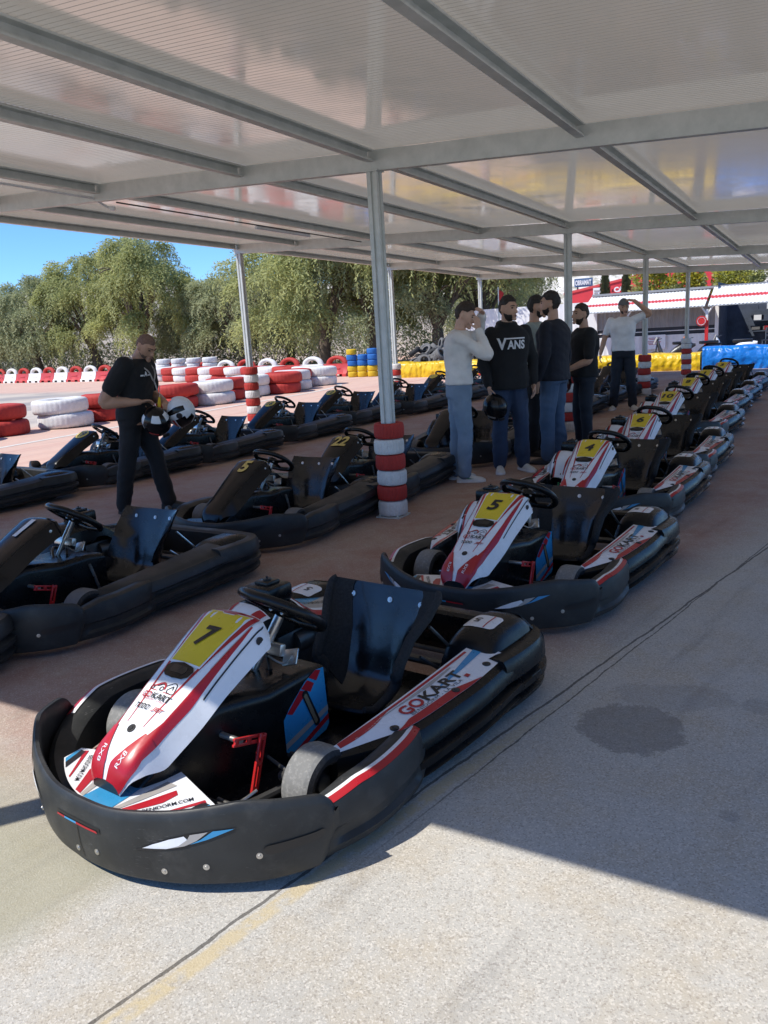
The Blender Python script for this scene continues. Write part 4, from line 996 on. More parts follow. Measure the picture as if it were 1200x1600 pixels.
        mb = MB(); bolt(mb, nose_s(.001)(0, .215), nose_s(.05)(0, .215)-nose(0, .215), .017); mb.build('bolt', MAT['ink'], nz, sharp=50)
        for sg in (-1, 1):
            mb = MB(); p_ = nose(sg*1.55, .90); bolt(mb, p_+Vector((sg*.002, 0, 0)), (sg, 0, .1), .016, 0); mb.build('bolt', MAT['ink'], nz, sharp=50)
    else:
        for sg in (-1, 1):
            mb = MB(); p_ = nose(sg*1.4, .88); bolt(mb, p_+Vector((sg*.002, 0, 0)), (sg, 0, .1), .010, 0); mb.build('bolt', MAT['steel'], nz, sharp=50)
    # --- black console under the nose (fuel tank, leg guard)
    mb = MB(); G = []
    for y, hw, z0, z1, r_ in [(.93, .06, .06, .21, .02), (.84, .10, .05, .30, .03), (.72, .125, .05, .385, .04), (.60, .145, .05, .42, .05), (.46, .175, .05, .405, .05), (.38, .185, .05, .385, .04), (.16, .186, .05, .382, .035), (.045, .185, .05, .36, .03), (.03, .165, .06, .33, .03)]:
        row = []
        for k in range(5): a = k/4*math.pi/2; row.append(Vector((-hw+r_-r_*math.cos(a), y, z1-r_+r_*math.sin(a))))
        for k in range(5): a = k/4*math.pi/2; row.append(Vector((hw-r_+r_*math.sin(a), y, z1-r_+r_*math.cos(a))))
        row += [Vector((hw, y, (z0+z1)*.5)), Vector((hw*.97, y, z0)), Vector((-hw*.97, y, z0)), Vector((-hw, y, (z0+z1)*.5))]; G.append(row)
    mb.grid(G, 0, cv=True)
    for r_ in (G[0], G[-1]): mb.add(r_, [list(range(len(r_)))], 0, False)
    con = fixn(mb.build('console', P, root, sharp=38))
    for sg in (-1, 1):
        if white:
            mb = MB(); S = lambda off: (lambda y, z: Vector((sg*(.1878+off), y+.085, z+.008)))
            out = [(.235, .09), (.235, .225), (.20, .262), (.10, .335), (.03, .362), (-.02, .355), (-.03, .10), (-.01, .078), (.10, .06), (.20, .066)]
            mb.poly(S(.0), out[::-sg], 0, .2)
            mb.poly(S(.0015), [(.215, .245), (.13, .312), (.09, .290), (.185, .230)][::-sg], 1, .2); mb.poly(S(.0015), [(.075, .345), (.03, .362), (.0, .35), (.03, .315)][::-sg], 1, .2); mb.poly(S(.0015), [(.125, .315), (.085, .338), (.045, .310), (.07, .282)][::-sg], 1, .2)
            mb.poly(S(.0015), [(.235, .10), (.235, .125), (-.028, .185), (-.029, .16)][::-sg], 2, .2); mb.poly(S(.0015), [(.20, .068), (.15, .062), (-.029, .12), (-.0285, .145)][::-sg], 1, .2)
            def cap(a, b, r_, k=6):
                a, b = Vector(a), Vector(b); d_ = (b-a).normalized(); e_ = Vector((-d_.y, d_.x)); out_ = []
                for i in range(k+1): th = math.pi*i/k; out_.append(tuple(a+(-d_*math.sin(th)+e_*math.cos(th))*r_))
                for i in range(k+1): th = math.pi*i/k; out_.append(tuple(b+(d_*math.sin(th)-e_*math.cos(th))*r_))
                return out_
            mb.poly(S(.003), cap((.105, .285), (.045, .14), .017)[::sg], 3, .3); mb.poly(S(.0045), cap((.104, .278), (.052, .146), .009)[::sg], 4, .3)
            mb.build('tank_sticker', [MAT['blue'], MAT['red'], MAT['silver'], MAT['ink'], simple('fuel_gauge', (.20, .16, .10), .4) if 'fuel' not in MAT else MAT['fuel']], con, sharp=None)
        else:
            mb = MB(); mb.tube([(sg*.195, .18, .32), (sg*.195, .12, .12)], .010, 8); mb.build('sight_tube', MAT['steel'], con)
    # --- floor tray and chassis rails
    mb = MB(); mb.box((0, .26, .048), (.74, .98, .012), None, 0, .004); mb.box((0, -.19, .062), (1.04, .86, .012), None, 0, .004); mb.build('floor_tray', P, root)
    mb = MB()
    for sg in (-1, 1):
        mb.tube(cr([(sg*.24, .80, .075), (sg*.33, .45, .075), (sg*.36, .0, .075), (sg*.36, -.45, .085), (sg*.33, -.92, .10)], 5), .016, 8); mb.tube(cr([(sg*.36, .05, .08), (sg*.55, .10, .12), (sg*.58, -.2, .14), (sg*.56, -.5, .12), (sg*.36, -.52, .09)], 5), .012, 8)
    for y in (.70, .30, -.20, -.88): mb.tube([(-.33, y, .08), (.33, y, .08)], .014, 8)
    mb.tube([(-.52, -.62, .14), (.52, -.62, .14)], .02, 10); mb.tube([(-.47, .47, .13), (-.30, .47, .11)], .02, 8); mb.tube([(.47, .50, .13), (.30, .48, .11)], .02, 8)
    mb.build('chassis', MAT['darksteel'], root)
    # --- wheels
    def wheel(x, y, r_, wd):
        sg = 1 if x > 0 else -1; Mx = Matrix.Translation((x, y, r_)) @ Matrix.Rotation(sg*math.pi/2, 4, 'Y'); h = wd/2
        ri = r_*.56
        prof = [(ri, -h*.72), (ri+.012, -h*.9), (r_*.82, -h), (r_*.95, -h*.86), (r_*.995, -h*.62), (r_, 0), (r_*.995, h*.62), (r_*.95, h*.86), (r_*.82, h), (ri+.012, h*.9), (ri, h*.72)]
        m1 = MB(); mats = [1, 1, 1, 0, 0, 0, 0, 1, 1, 1]
        m1.lathe(prof, Mx, 40, 0, mats=mats); wv = fixn(m1.build('wheel', [MAT['slick'] if white else MAT['tyre_grey'], MAT['rubber']], root, sharp=45))
        m2 = MB(); m2.lathe([(ri+.004, -h*.75), (ri-.004, -h*.5), (ri-.006, h*.1), (ri*.82, h*.05), (ri*.5, h*.12), (ri*.42, h*.45), (.022, h*.5), (0, h*.5)], Mx, 28, 0); m2.lathe([(ri+.004, h*.75), (ri-.006, h*.55), (ri-.006, h*.1)], Mx, 28, 0)
        rim = fixn(m2.build('rim', MAT['darksteel'], wv))
    wheel(-.482, .47, .137, .135); wheel(.482, .50, .137, .135); wheel(-.52, -.62, .14, .20); wheel(.52, -.62, .14, .20)
    # --- side pods
    for sg in (-1, 1):
        mb = MB(); G = []; ns_ = 26
        for i in range(ns_):
            s = i/(ns_-1); xi, xo, z = herm(*PODI, s), herm(*PODO, s), herm(*PODZ, s); y = pod_y(s); f = min(1, s*7+.25)
            ti, to = pod_top(s, 0, 1), pod_top(s, 1, 1); b = .055*f
            row = [(xi-.02, .06), (xi-.006, ti.z-.02), (xi, ti.z-.004)]+[(xi+(xo-xi)*q, pod_top(s, q, 1).z-.001) for q in (.25, .5, .75)]+[(xo, to.z-.003), (xo+.012*f, to.z-.012), (xo+.03*f, to.z-.016), (xo+b*.9, to.z-.045), (xo+b, to.z-.075), (xo+b-.026*f, to.z-.092), (xo+b-.026*f, to.z-.108), (xo+b+.012*f, to.z-.122), (xo+b+.010*f, to.z-.150), (xo+b-.022*f, to.z-.166), (xo+b-.022*f, to.z-.182), (xo+b-.002, to.z-.195), (xo+b-.03*f, .055), (xo-.02, .045)]
            G.append([Vector((sg*x, y, zz)) for x, zz in row])
        mb.grid(G, 0, cv=True)
        for r_ in (G[0], G[-1]): mb.add(r_, [list(range(len(r_)))], 0, False)
        pod = fixn(mb.build('side_pod', P if white else SH, root, sharp=40))
        if white:
            mb = MB(); S = lambda off: (lambda s, q: pod_top(s, q, sg, off)); S1, S2, S3 = S(.0015), S(.003), S(.0045)
            st = lambda a, b, s0, s1, m_, S_, n_=24: mb.strip(S_, a, b, s0, s1, n_, m_, 3)
            SW = lambda o: (lambda q, s: S(o)(s, q))
            mb.strip(SW(.0015), lambda s: .0, lambda s: 1.0, .015, .99, 40, 0, 6)
            mb.strip(SW(.003), lambda s: .06, lambda s: .06+lerp(.70, .07, s/.3), .03, .90, 44, 1, 5)              # thin red
            mb.strip(SW(.003), lambda s: .17+lerp(.5, 0, s/.25), lambda s: .17+lerp(.5, 0, s/.25)+.035+.075*max(0, 1-abs(s-.56)/.22), .10, .74, 44, 2, 5)   # silver
            mb.strip(SW(.0036), lambda s: lerp(.48, .17, (s-.56)/.4), lambda s: lerp(.50, .42, (s-.56)/.4), .56, .985, 24, 3, 5)  # blue
            mb.strip(SW(.003), lambda s: 1.0-.24*max(0, min(1, (s-.22)/.10))*(1 if s < .60 else max(0, 1-(s-.60)/.16)), lambda s: 1.0, .215, .76, 44, 1, 5)  # red curve
            def fn_at(s0, q0):
                def fn(x, y):
                    # reader stands beside the kart: right runs to the rear on the left pod, to the front on the right pod; up is inwards
                    s = s0+x/.90*(1 if sg < 0 else -1); w_ = herm(*PODO, max(0, min(1, s)))-herm(*PODI, max(0, min(1, s))); return S3(s, q0-y/max(.05, w_))
                return fn
            a0 = .52
            put_text(mb, 'GO', fn_at(a0-.128*(1 if sg < 0 else -1), .47), .056, 1, .03, 0, .115); put_text(mb, 'KART', fn_at(a0+.075*(1 if sg < 0 else -1), .47), .056, 4, .025, 0, .235)
            put_text(mb, 'BENIDORM - LA VILA', fn_at(a0-.005, .70), .016, 4, .0, 0, .30, 1.1)
            put_text(mb, 'I', fn_at(a0+.205*(1 if sg < 0 else -1), .70), .020, 1, .25, 0, .022)
            mb.build('pod_graphics', [MAT['white'], MAT['red'], MAT['silver'], MAT['blue'], MAT['ink']], pod, sharp=None)
            for s, q in ((.24, .80), (.60, .84), (.86, .80)):
                mb = MB(); bolt(mb, pod_top(s, q, sg, .004), (0, 0, 1), .018); mb.build('bolt', MAT['ink'], pod, sharp=50)
    # --- rear bumper
    half = [(-.762, -.45), (-.775, -.62), (-.765, -.80), (-.70, -.92), (-.58, -.985), (-.30, -1.01), (0, -1.015)]
    rp = [(p.x, p.y) for p in cr([(x, y, 0) for x, y in half+[(-x, y) for x, y in half[-2::-1]]], 8)]
    def rsec(i, t):
        s = abs(2*t-1); zt = .285+.02*s
        return [(-.02, .055), (0, .07), (.004, .090), (-.024, .106), (-.024, .120), (.014, .134), (.014, .160), (-.022, .176), (-.022, .190), (.010, .204), (.004, zt-.03), (-.012, zt-.006), (-.035, zt), (-.085, zt-.004), (-.10, zt-.02), (-.10, .08), (-.085, .058)]
    mb = MB(); mb.sweep(rp, rsec, 0); rbp = fixn(mb.build('rear_bumper', P if white else SH, root, sharp=40))
    for sg in (-1, 1):
        mb = MB(); m_ = mb; c = Vector((sg*.778, -.70, .150)); m_.box(c, (.02, .10, .035), None, 0, .01); m_.build('recess', MAT['ink'], rbp)
    # wheel covers over the rear wheels
    for sg in (-1, 1):
        mb = MB(); G = []
        for i in range(15):
            u = -1+2*i/14; row = []
            for j in range(11):
                t = -1+2*j/10; e = max(0, 1-abs(u)**3.2)*max(0, 1-abs(t)**3.5)
                row.append(Vector((sg*(.555+.150*t), -.70+.25*u, .20+(.185 if white else .125)*e**.55)))
            G.append(row)
        mb.grid(G, 0); wc = fixn(mb.build('wheel_cover', P, root, sharp=None))
        if white:
            mb = MB(); S = lambda x, y: Vector((sg*(.555+.150*x), -.70+.25*y, .2+.185*(max(0, 1-abs(y)**3.2)*max(0, 1-abs(x)**3.5))**.55+.002))
            pts = []
            for cx_, cy_, a0 in ((.30, .35, 0), (-.45, .35, math.pi/2), (-.45, .02, math.pi), (.30, .02, 1.5*math.pi)):
                for k in range(4): a = a0+k/3*math.pi/2; pts.append((cx_+.15*math.cos(a), cy_+.10*math.sin(a)))
            mb.poly(S, pts[::1 if sg > 0 else -1], 0, .15)
            S2_ = lambda x, y: S(x, y)+Vector((0, 0, .0015))
            mb.poly(S2_, [(.12, -.07), (.16, -.07), (.16, .44), (.12, .44)][::1 if sg > 0 else -1], 1, .2)
            put_text(mb, number, lambda x, y: S2_(-.28-y/.155*1.0*sg*sg*1 if False else -.25+x/.155*sg, .18+y/.31), .06, 2, .02, 0)
            mb.build('cover_label', [MAT['white'], MAT['red'], MAT['ink']], wc, sharp=None)
            mb = MB(); pts = [(-.75, -.85), (-.80, -.62), (-.60, -.48), (.30, -.48), (.62, -.58), (.66, -.84), (.2, -.93), (-.4, -.93)]
            G2 = []
            o_ = [Vector((sg*(.555+.150*(x*.98+.25)), -.70+.25*y*.98-.02, .2+.185*(max(0, 1-abs(y)**3.2)*max(0, 1-abs(min(1, x+.25))**3.5))**.55+.003)) for x, y in pts]
            mb.add(o_, [list(range(len(o_)))], 0, False); mb.build('cover_opening', MAT['ink'], wc, sharp=None)
    # --- seat
    prof = [(.00, .165, .175, .01), (-.05, .125, .185, .03), (-.14, .10, .20, .08), (-.24, .105, .215, .14), (-.315, .16, .23, .18), (-.355, .26, .24, .17), (-.39, .36, .25, .13), (-.425, .455, .297, .085), (-.455, .530, .318, .055), (-.466, .556, .300, .04)]
    SX = -.165; C = cr([(y, z, 0) for y, z, _, _ in prof], 4); k_ = len(C)
    hw = [min(1 if white else .272, lin(range(len(prof)), [p[2] for p in prof], i/4)) for i in range(k_)]; wg = [lin(range(len(prof)), [p[3] for p in prof], i/4) for i in range(k_)]
    def seat_pt(i, w_, off=0):
        t = (C[min(i+1, k_-1)]-C[max(i-1, 0)]).normalized(); nn = Vector((-t.y, t.x)) ; nn = -nn   # towards the driver
        if nn.y < 0 and i < k_*.3: nn = -nn
        a = abs(w_); lift = wg[i]*max(0, (a-.45)/.55)**1.6
        x = SX+hw[i]*(w_ if a < .8 else math.copysign(.8+.2*(a-.8)/.2*(1-.25*(a-.8)/.2), w_))
        # lift is forward/up
        d_ = Vector((t.y*-1, t.x)); d_ = d_ if d_.x+d_.y > 0 else -d_
        return Vector((x, C[i].x+d_.x*(lift+off), C[i].y+d_.y*(lift+off)))
    ws = [-1, -.95, -.88, -.8, -.65, -.45, -.2, 0, .2, .45, .65, .8, .88, .95, 1]
    Gf = [[seat_pt(i, w_) for w_ in ws] for i in range(k_)]; Gb = [[seat_pt(i, w_, -.014) for w_ in ws] for i in range(k_)]
    mb = MB(); mb.grid(Gf, 0); mb.grid(Gb, 0, flip=True)
    for A_, B_ in ((Gf[0], Gb[0]), (Gf[-1], Gb[-1]), ([r[0] for r in Gf], [r[0] for r in Gb]), ([r[-1] for r in Gf], [r[-1] for r in Gb])): mb.grid([A_, B_], 0)
    seat = fixn(mb.build('seat', MAT['seat'], root, sharp=50))
    mb = MB()
    if white:
        for e in (0, -1): mb.tube([r[e] for r in Gf], [.013+.012*math.sin(math.pi*i/(k_-1)) for i in range(k_)], 10)
        fe = []
        for i in range(k_): fe.append([seat_pt(i, w_, .006) for w_ in (.62, .7, .8, .9, .98)])
        mb.grid(fe[k_//3:], 0); mb.grid([[seat_pt(i, -w_, .006) for w_ in (.62, .7, .8, .9, .98)] for i in range(k_)][k_//3:], 0)
        mb.build('felt_edge', MAT['felt'], seat, sharp=None)
    for w_ in (-.62, -.05, .62):
        mb = MB(); i = k_-7; p_ = seat_pt(i, w_, .004); bolt(mb, p_, seat_pt(i, w_, .1)-p_, .013); mb.build('bolt', MAT['steel'], seat, sharp=50)
    # --- steering
    col0, col1 = Vector((.02, .27, .36)), Vector((-.065, .165, .60))
    mb = MB(); mb.tube([col0, col0.lerp(col1, .55)], .014, 12); mb.tube([col0.lerp(col1, .52), col1], .021, 14)
    mb.box(col0.lerp(col1, .42)+Vector((0, -.02, .01)), (.18, .035, .05), Matrix.Rotation(.3, 3, 'X'), 0, .006); mb.box((-.11, .17, .43), (.07, .012, .07), Matrix.Rotation(.7, 3, 'X') @ Matrix.Rotation(.3, 3, 'Y'), 0, .004)
    mb.tube(cr([(-.03, .22, .44), (-.09, .20, .41), (-.12, .17, .44)], 5), .005, 6)
    colm = mb.build('steering_column', MAT['steel'], root)
    Zs = Vector((-.10, -.60, .79)).normalized(); Xs = Vector((1, 0, 0)); Xs = (Xs-Zs*Xs.dot(Zs)).normalized(); Ys = Zs.cross(Xs); c = col1+Zs*.02
    pts = []
    for k in range(40):
        a = 2*math.pi*k/40; x, y = .178*math.cos(a), .178*math.sin(a); y = max(y, -.146); pts.append(c+Xs*x+Ys*y+Zs*.012*abs(math.cos(a)))
    mb = MB(); mb.tube(pts, .021, 10, closed=True)
    for a in (R(15), R(165), R(270)):
        e_ = c+Xs*.16*math.cos(a)+Ys*.14*math.sin(a); d_ = (e_-c).normalized(); s_ = d_.cross(Zs)
        for k in range(1): mb.add([c+s_*.03-Zs*.003, c-s_*.03-Zs*.003, e_-s_*.017-Zs*.003, e_+s_*.017-Zs*.003, c+s_*.03+Zs*.003, c-s_*.03+Zs*.003, e_-s_*.017+Zs*.003, e_+s_*.017+Zs*.003], [[0, 1, 2, 3], [7, 6, 5, 4], [0, 3, 7, 4], [1, 5, 6, 2]], 0, False)
    Mx = Matrix((Xs, Ys, Zs)).transposed().to_4x4(); Mx.translation = c
    mb.lathe([(0, .022), (.045, .022), (.05, .016), (.05, -.012), (0, -.012)], Mx, 20)
    sw = fixn(mb.build('steering_wheel', MAT['ink'] if False else MAT['plastic'], root, sharp=40))
    for sx in (-.032, .032):
        mb = MB(); bolt(mb, c+Xs*sx+Ys*.028-Zs*.014, -Zs, .009); mb.build('bolt', MAT['steel'], sw, sharp=50)
    for pts_ in ([(.0, .30, .37), (.10, .22, .42), (.18, .05, .34), (.30, -.12, .30)], [(-.06, .24, .39), (.05, .14, .43), (.16, -.02, .30), (.26, -.20, .16)], [(.10, .60, .12), (.20, .30, .10), (.26, .0, .12), (.30, -.20, .16)]):
        mb = MB(); mb.tube(cr(pts_, 6), .009, 7); mb.build('cable', MAT['ink'], root)
    # --- pedals: red brake on the left, green throttle on the right
    for sg, m_, nm in ((-1, MAT['redb'], 'brake_pedal'), (1, MAT['green'] if white else MAT['redb'], 'throttle_pedal')):
        mb = MB(); z, y = .295, .60
        mb.tube([(sg*.09, y, z), (sg*.13, y, z)], .013, 10, 0)
        for x0, (yt, zt), (yb, zb) in ((.105, (y+.01, z), (y-.03, .10)), (.242, (y+.02, z+.004), (y-.10, .262)), (.256, (y-.095, .27), (y-.03, .09))):
            d_ = Vector((0, yb-yt, zb-zt)); L_ = d_.length; ang = math.atan2(d_.z, d_.y)
            for o in (-.011, .011): mb.box((sg*x0, (yt+yb)/2-math.sin(ang)*o, (zt+zb)/2+math.cos(ang)*o), (.012, L_+.03, .011), Matrix.Rotation(ang, 3, 'X'), 0, .003)
            for f in (0, .5, 1): mb.box((sg*x0, yt+(yb-yt)*f, zt+(zb-zt)*f), (.013, .02, .032), Matrix.Rotation(ang, 3, 'X'), 0, .005)
        pd = fixn(mb.build(nm, m_, root))
        mb = MB(); mb.tube([(sg*.128, y, z), (sg*.245, y, z)], .0115, 12); mb.build('foot_bar', MAT['steel'], pd)
        mb = MB(); mb.tube(cr([(sg*.28, y-.02, .10), (sg*.25, y+.06, .08), (sg*.18, y+.08, .09)], 4), .006, 6); mb.tube([(sg*.42, .50, .14), (sg*.14, .40, .12)], .007, 8); mb.build('tie_rod', MAT['steel'], pd)
    # --- engine side: cover, air box, motor
    mb = MB(); mb.box((.43, -.34, .20), (.24, .30, .22), None, 0, .02); 
    for k in range(5): mb.box((.43, -.18, .14+k*.03), (.22, .05, .012), None, 0)
    mb.lathe([(0, .06), (.05, .06), (.06, .03), (.06, -.06), (0, -.06)], Matrix.Translation((.33, -.36, .24)) @ Matrix.Rotation(math.pi/2, 4, 'X'), 16)
    mb.tube(cr([(.36, -.1, .33), (.30, -.02, .36), (.24, .1, .33), (.16, .2, .40)], 5), .011, 8)
    mb.build('engine', MAT['darksteel'], root)
    def cov(s, q, off=0):
        y = .07-.80*s; z = herm([0, .10, .25, .50, .64, 1], [.25, .41, .475, .465, .395, .33], s); xi = herm([0, .3, 1], [.36, .29, .24], s); xo = herm([0, .3, 1], [.58, .62, .64], s)
        return Vector((xi+(xo-xi)*q, y, z-.05*abs(2*q-1)**2.5-.10*max(0, q-.7)/.3+off))
    mb = MB(); mb.grid([[cov(s, q) for q in np.linspace(0, 1, 13)] for s in np.linspace(0, 1, 24)], 0)
    mb.grid([[cov(s, 0), cov(s, 0)+Vector((-.01, 0, -.06 if s > .4 else -.09))] for s in np.linspace(0, 1, 24)], 0)
    if white:
        SW = lambda o: (lambda q, s: cov(s, q, o))
        mb.strip(SW(.002), lambda s: .0, lambda s: 1.0, .0, .26, 14, 1, 8)
        mb.strip(SW(.0035), lambda s: .58, lambda s: .64, .0, .25, 10, 2, 2); mb.strip(SW(.0035), lambda s: .78, lambda s: .90, .0, .25, 10, 3, 2); mb.strip(SW(.0035), lambda s: .05, lambda s: .25-.3*s, .02, .25, 10, 2, 2)
        mb.strip(SW(.0035), lambda s: .0, lambda s: 1.0, .52, .56, 4, 2, 8); mb.strip(SW(.002), lambda s: .0, lambda s: 1.0, .50, .52, 4, 1, 8)
        mb.strip(SW(.002), lambda s: .0, lambda s: .85, .55, .98, 14, 4, 8); mb.strip(SW(.0035), lambda s: .0, lambda s: .10, .57, .98, 14, 2, 2); mb.strip(SW(.0035), lambda s: .10, lambda s: .15, .55, .98, 14, 1, 2); mb.strip(SW(.0035), lambda s: .15, lambda s: lerp(.18, .52, (s-.55)/.4), .55, .98, 14, 3, 3)
        put_text(mb, 'BENIDORM.COM', lambda x, y: cov(.775-x/.66, .30-y/.34, .005), .028, 5, .01, 0, .25)
    fixn(mb.build('engine_cover', [P, MAT['white'], MAT['red'], MAT['silver'], MAT['blue'], MAT['ink']], root, sharp=45))
    mb = MB(); mb.box((.42, -.26, .500), (.18, .17, .095), None, 0, .022); mb.box((.42, -.26, .553), (.09, .09, .022), None, 0, .008)
    abx = mb.build('air_box', P, root)
    mb = MB(); mb.cyl((.42, -.26, .562), (.42, -.26, .572), .020, 12); mb.cyl((.42, -.26, .572), (.42, -.26, .582), .005, 8); mb.build('cap', MAT['ink'], abx)
    # seat stays
    for sg in (-1, 1):
        for a_, b_ in (((SX+sg*.24, -.33, .30), (SX+sg*.30, -.50, .15)), ((SX+sg*.25, -.40, .42), (SX+sg*.31, -.62, .17))):
            mb = MB(); mb.tube([a_, b_], .008, 8); mb.build('seat_stay', MAT['steel'] if not white else MAT['darksteel'], root)
    return root, nz
def set_number(root, white, number, style):
    nz = [c for c in root.children if c.name.split('.')[0] == 'nose_cone'][0]
    mb = MB()
    h = .105 if white else .17 if style != 'sun' else .11
    nose_text(mb, number, 0, .765 if white else .79 if style != 'sun' else .81, h, 0, 'up', .035 if style != 'sun' else .015, .12 if white else .05, ({1: .075, 2: .15} if white else {1: .085, 2: .17} if style != 'sun' else {1: .06, 2: .118})[len(number)] if number != '1' else .05, 1.0, .0078)
    mat = MAT['ink'] if style in ('white', 'sun') else MAT['gold'] if style == 'gold' else MAT['white']
    mb.build('number', mat, nz, sharp=None)
    wc = [c for c in root.children if c.name.split('.')[0] == 'wheel_cover']
KARTS = [
 ('R7', -0.367, 2.987, 216.5, 'white', '7', 'white and red go-kart number 7, half in the sun, nearest the camera'),
 ('R5', 0.89, 4.8, 215.5, 'white', '5', 'white and red go-kart with number 5 on its yellow panel'),
 ('R4', 1.91, 6.71, 212.6, 'white', '4', 'white and red go-kart number 4, third in the right row'),
 ('R6', 2.82, 8.29, 211.3, 'white', '6', 'white and red go-kart number 6 behind number 4'),
 ('R10', 3.91, 10.51, 214.3, 'white', '10', 'white and red go-kart with number 10 on its yellow panel'),
 ('R8', 4.95, 12.54, 214.8, 'white', '8', 'white and red go-kart number 8 behind number 10'),
 ('R1', 5.82, 14.07, 215.2, 'white', '1', 'white and red go-kart number 1 near the far end of the row'),
 ('R3', 6.92, 15.98, 214.8, 'white', '3', 'white and red go-kart number 3, farthest in the right row'),
 ('M1', -1.85, 4.9, 211.9, 'mid', '1', 'black go-kart with white number 1 and glossy seat, left of number 7'),
 ('M5', -0.88, 6.74, 208.2, 'gold', '5', 'black go-kart with gold number 5, in front of the mechanic'),
 ('M22', -0.17, 7.96, 207, 'gold', '22', 'black go-kart with gold number 22 behind the striped middle post'),
 ('M9', 1.05, 9.9, 210, 'mid', '', 'black go-kart behind the legs of white sweater man'),
 ('M2', 1.98, 11.8, 212, 'mid', '', 'black go-kart behind the hooded man with the helmet'),
 ('M4', 2.95, 13.6, 213, 'mid', '', 'black go-kart beside the dark trousers of the man in black'),
 ('M6', 3.85, 15.2, 213, 'mid', '', 'black go-kart behind the white T-shirt man, by the post'),
 ('M8', 5.0, 17.0, 214, 'mid', '', 'farthest black go-kart of the middle row, by the striped far posts'),
 ('M0', -2.92, 3.52, 213, 'mid', '', 'black go-kart whose rear bumper shows at the left edge'),
 ('L0', -4.33, 8.35, 216, 'sun', '', 'black go-kart at the left edge, only seat and rear in view'),
 ('L19', -3.29, 9.93, 215.5, 'sun', '19', 'black go-kart with yellow number 19 left of the mechanic'),
 ('L13', -2.38, 11.21, 212.6, 'sun', '13', 'black go-kart with yellow number 13 right of the mechanic'),
 ('L16', -1.43, 12.88, 213.1, 'sun', '16', 'black go-kart with yellow number 16 at the left post'),
 ('L12', -0.57, 14.61, 214.4, 'sun', '12', 'black go-kart with yellow number 12 left of the middle post'),
 ('L5', 0.49, 15.93, 214.7, 'sun', '', 'black go-kart just behind the middle post in the sunlit row'),
 ('L6', 1.47, 17.66, 215.9, 'sun', '', 'black go-kart left of white sweater man, far end of the row'),
 ('L7', 2.45, 19.4, 215, 'sun', '', 'farthest black go-kart between white sweater man and hooded man'),
]
GROUPS = {'white': 'white go-karts parked in the right row', 'mid': 'black go-karts in the middle row', 'gold': 'black go-karts in the middle row', 'sun': 'black go-karts in the sunny left row'}
proto = {}
for key, x, y, az, st, num, lab in KARTS:
    kind = 'white' if st == 'white' else 'sun' if st == 'sun' else 'mid'
    if kind not in proto:
        k_, nz = make_kart(kind == 'white', '5', lab, GROUPS[st]); proto[kind] = copy_tree(k_)   # keep an unnumbered source
    else: k_ = copy_tree(proto[kind])
    k_.location = (x, y, 0); k_.rotation_euler = (0, 0, -R(az)); k_.scale = (KS, KS, KS); tag(k_, lab, 'go-kart', GROUPS[st])
    if num: set_number(k_, st == 'white', num, st)
def kill(o):
    for c in list(o.children): kill(c)
    bpy.data.objects.remove(o)
for o in proto.values(): kill(o)

# ------------------------------------------------------------------ people
def remeshed(mb, name, mat, parent, vox, smooth=4, wrinkle=0, wf=9, seed=0, factor=.5):
    o = mb.build(name, mat, None, sharp=None)
    m1 = o.modifiers.new('r', 'REMESH'); m1.mode = 'VOXEL'; m1.voxel_size = vox; m1.use_smooth_shade = True
    m2 = o.modifiers.new('s', 'SMOOTH'); m2.factor = factor; m2.iterations = smooth
    me = bpy.data.meshes.new_from_object(o.evaluated_get(bpy.context.evaluated_depsgraph_get()))
    bpy.data.objects.remove(o)
    me.materials.clear(); me.materials.append(mat)
    if wrinkle:
        nrm = [v.normal.copy() for v in me.vertices]
        for v, nn in zip(me.vertices, nrm):
            p = v.co; q = Vector((p.x*wf*.8+seed+p.z*3, p.y*wf*.8, p.z*wf*1.1))
            k = noise.noise(q)+.55*noise.noise(Vector((p.x*wf*2+p.z*14, p.y*wf*2+seed, p.z*wf*2.2)))
            k = max(-.30, k)
            if name == 'trousers': k *= max(0, min(1, (.86-p.z)/.12))
            v.co = p+nn*wrinkle*k
    me.polygons.foreach_set('use_smooth', [True]*len(me.polygons)); me.update()
    ob = bpy.data.objects.new(name, me); COL.objects.link(ob); ob.parent = parent; return ob
def limb(mb, pts, rad, n=12, ry=None):
    """tapering tube along joints, rounded ends"""
    P = [Vector(p) for p in pts]; out = []; rs = []
    dense = cr(P, 5)
    for i, p in enumerate(dense):
        t = i/5; k = min(int(t), len(rad)-2); f = t-k; f = f*f*(3-2*f) if False else f
        out.append(p); rs.append(rad[k]+(rad[k+1]-rad[k])*f)
    mb.tube(out, rs, n)
    mb.ell(out[0], (rs[0],)*3, None, 8, 10); mb.ell(out[-1], (rs[-1],)*3, None, 8, 10)
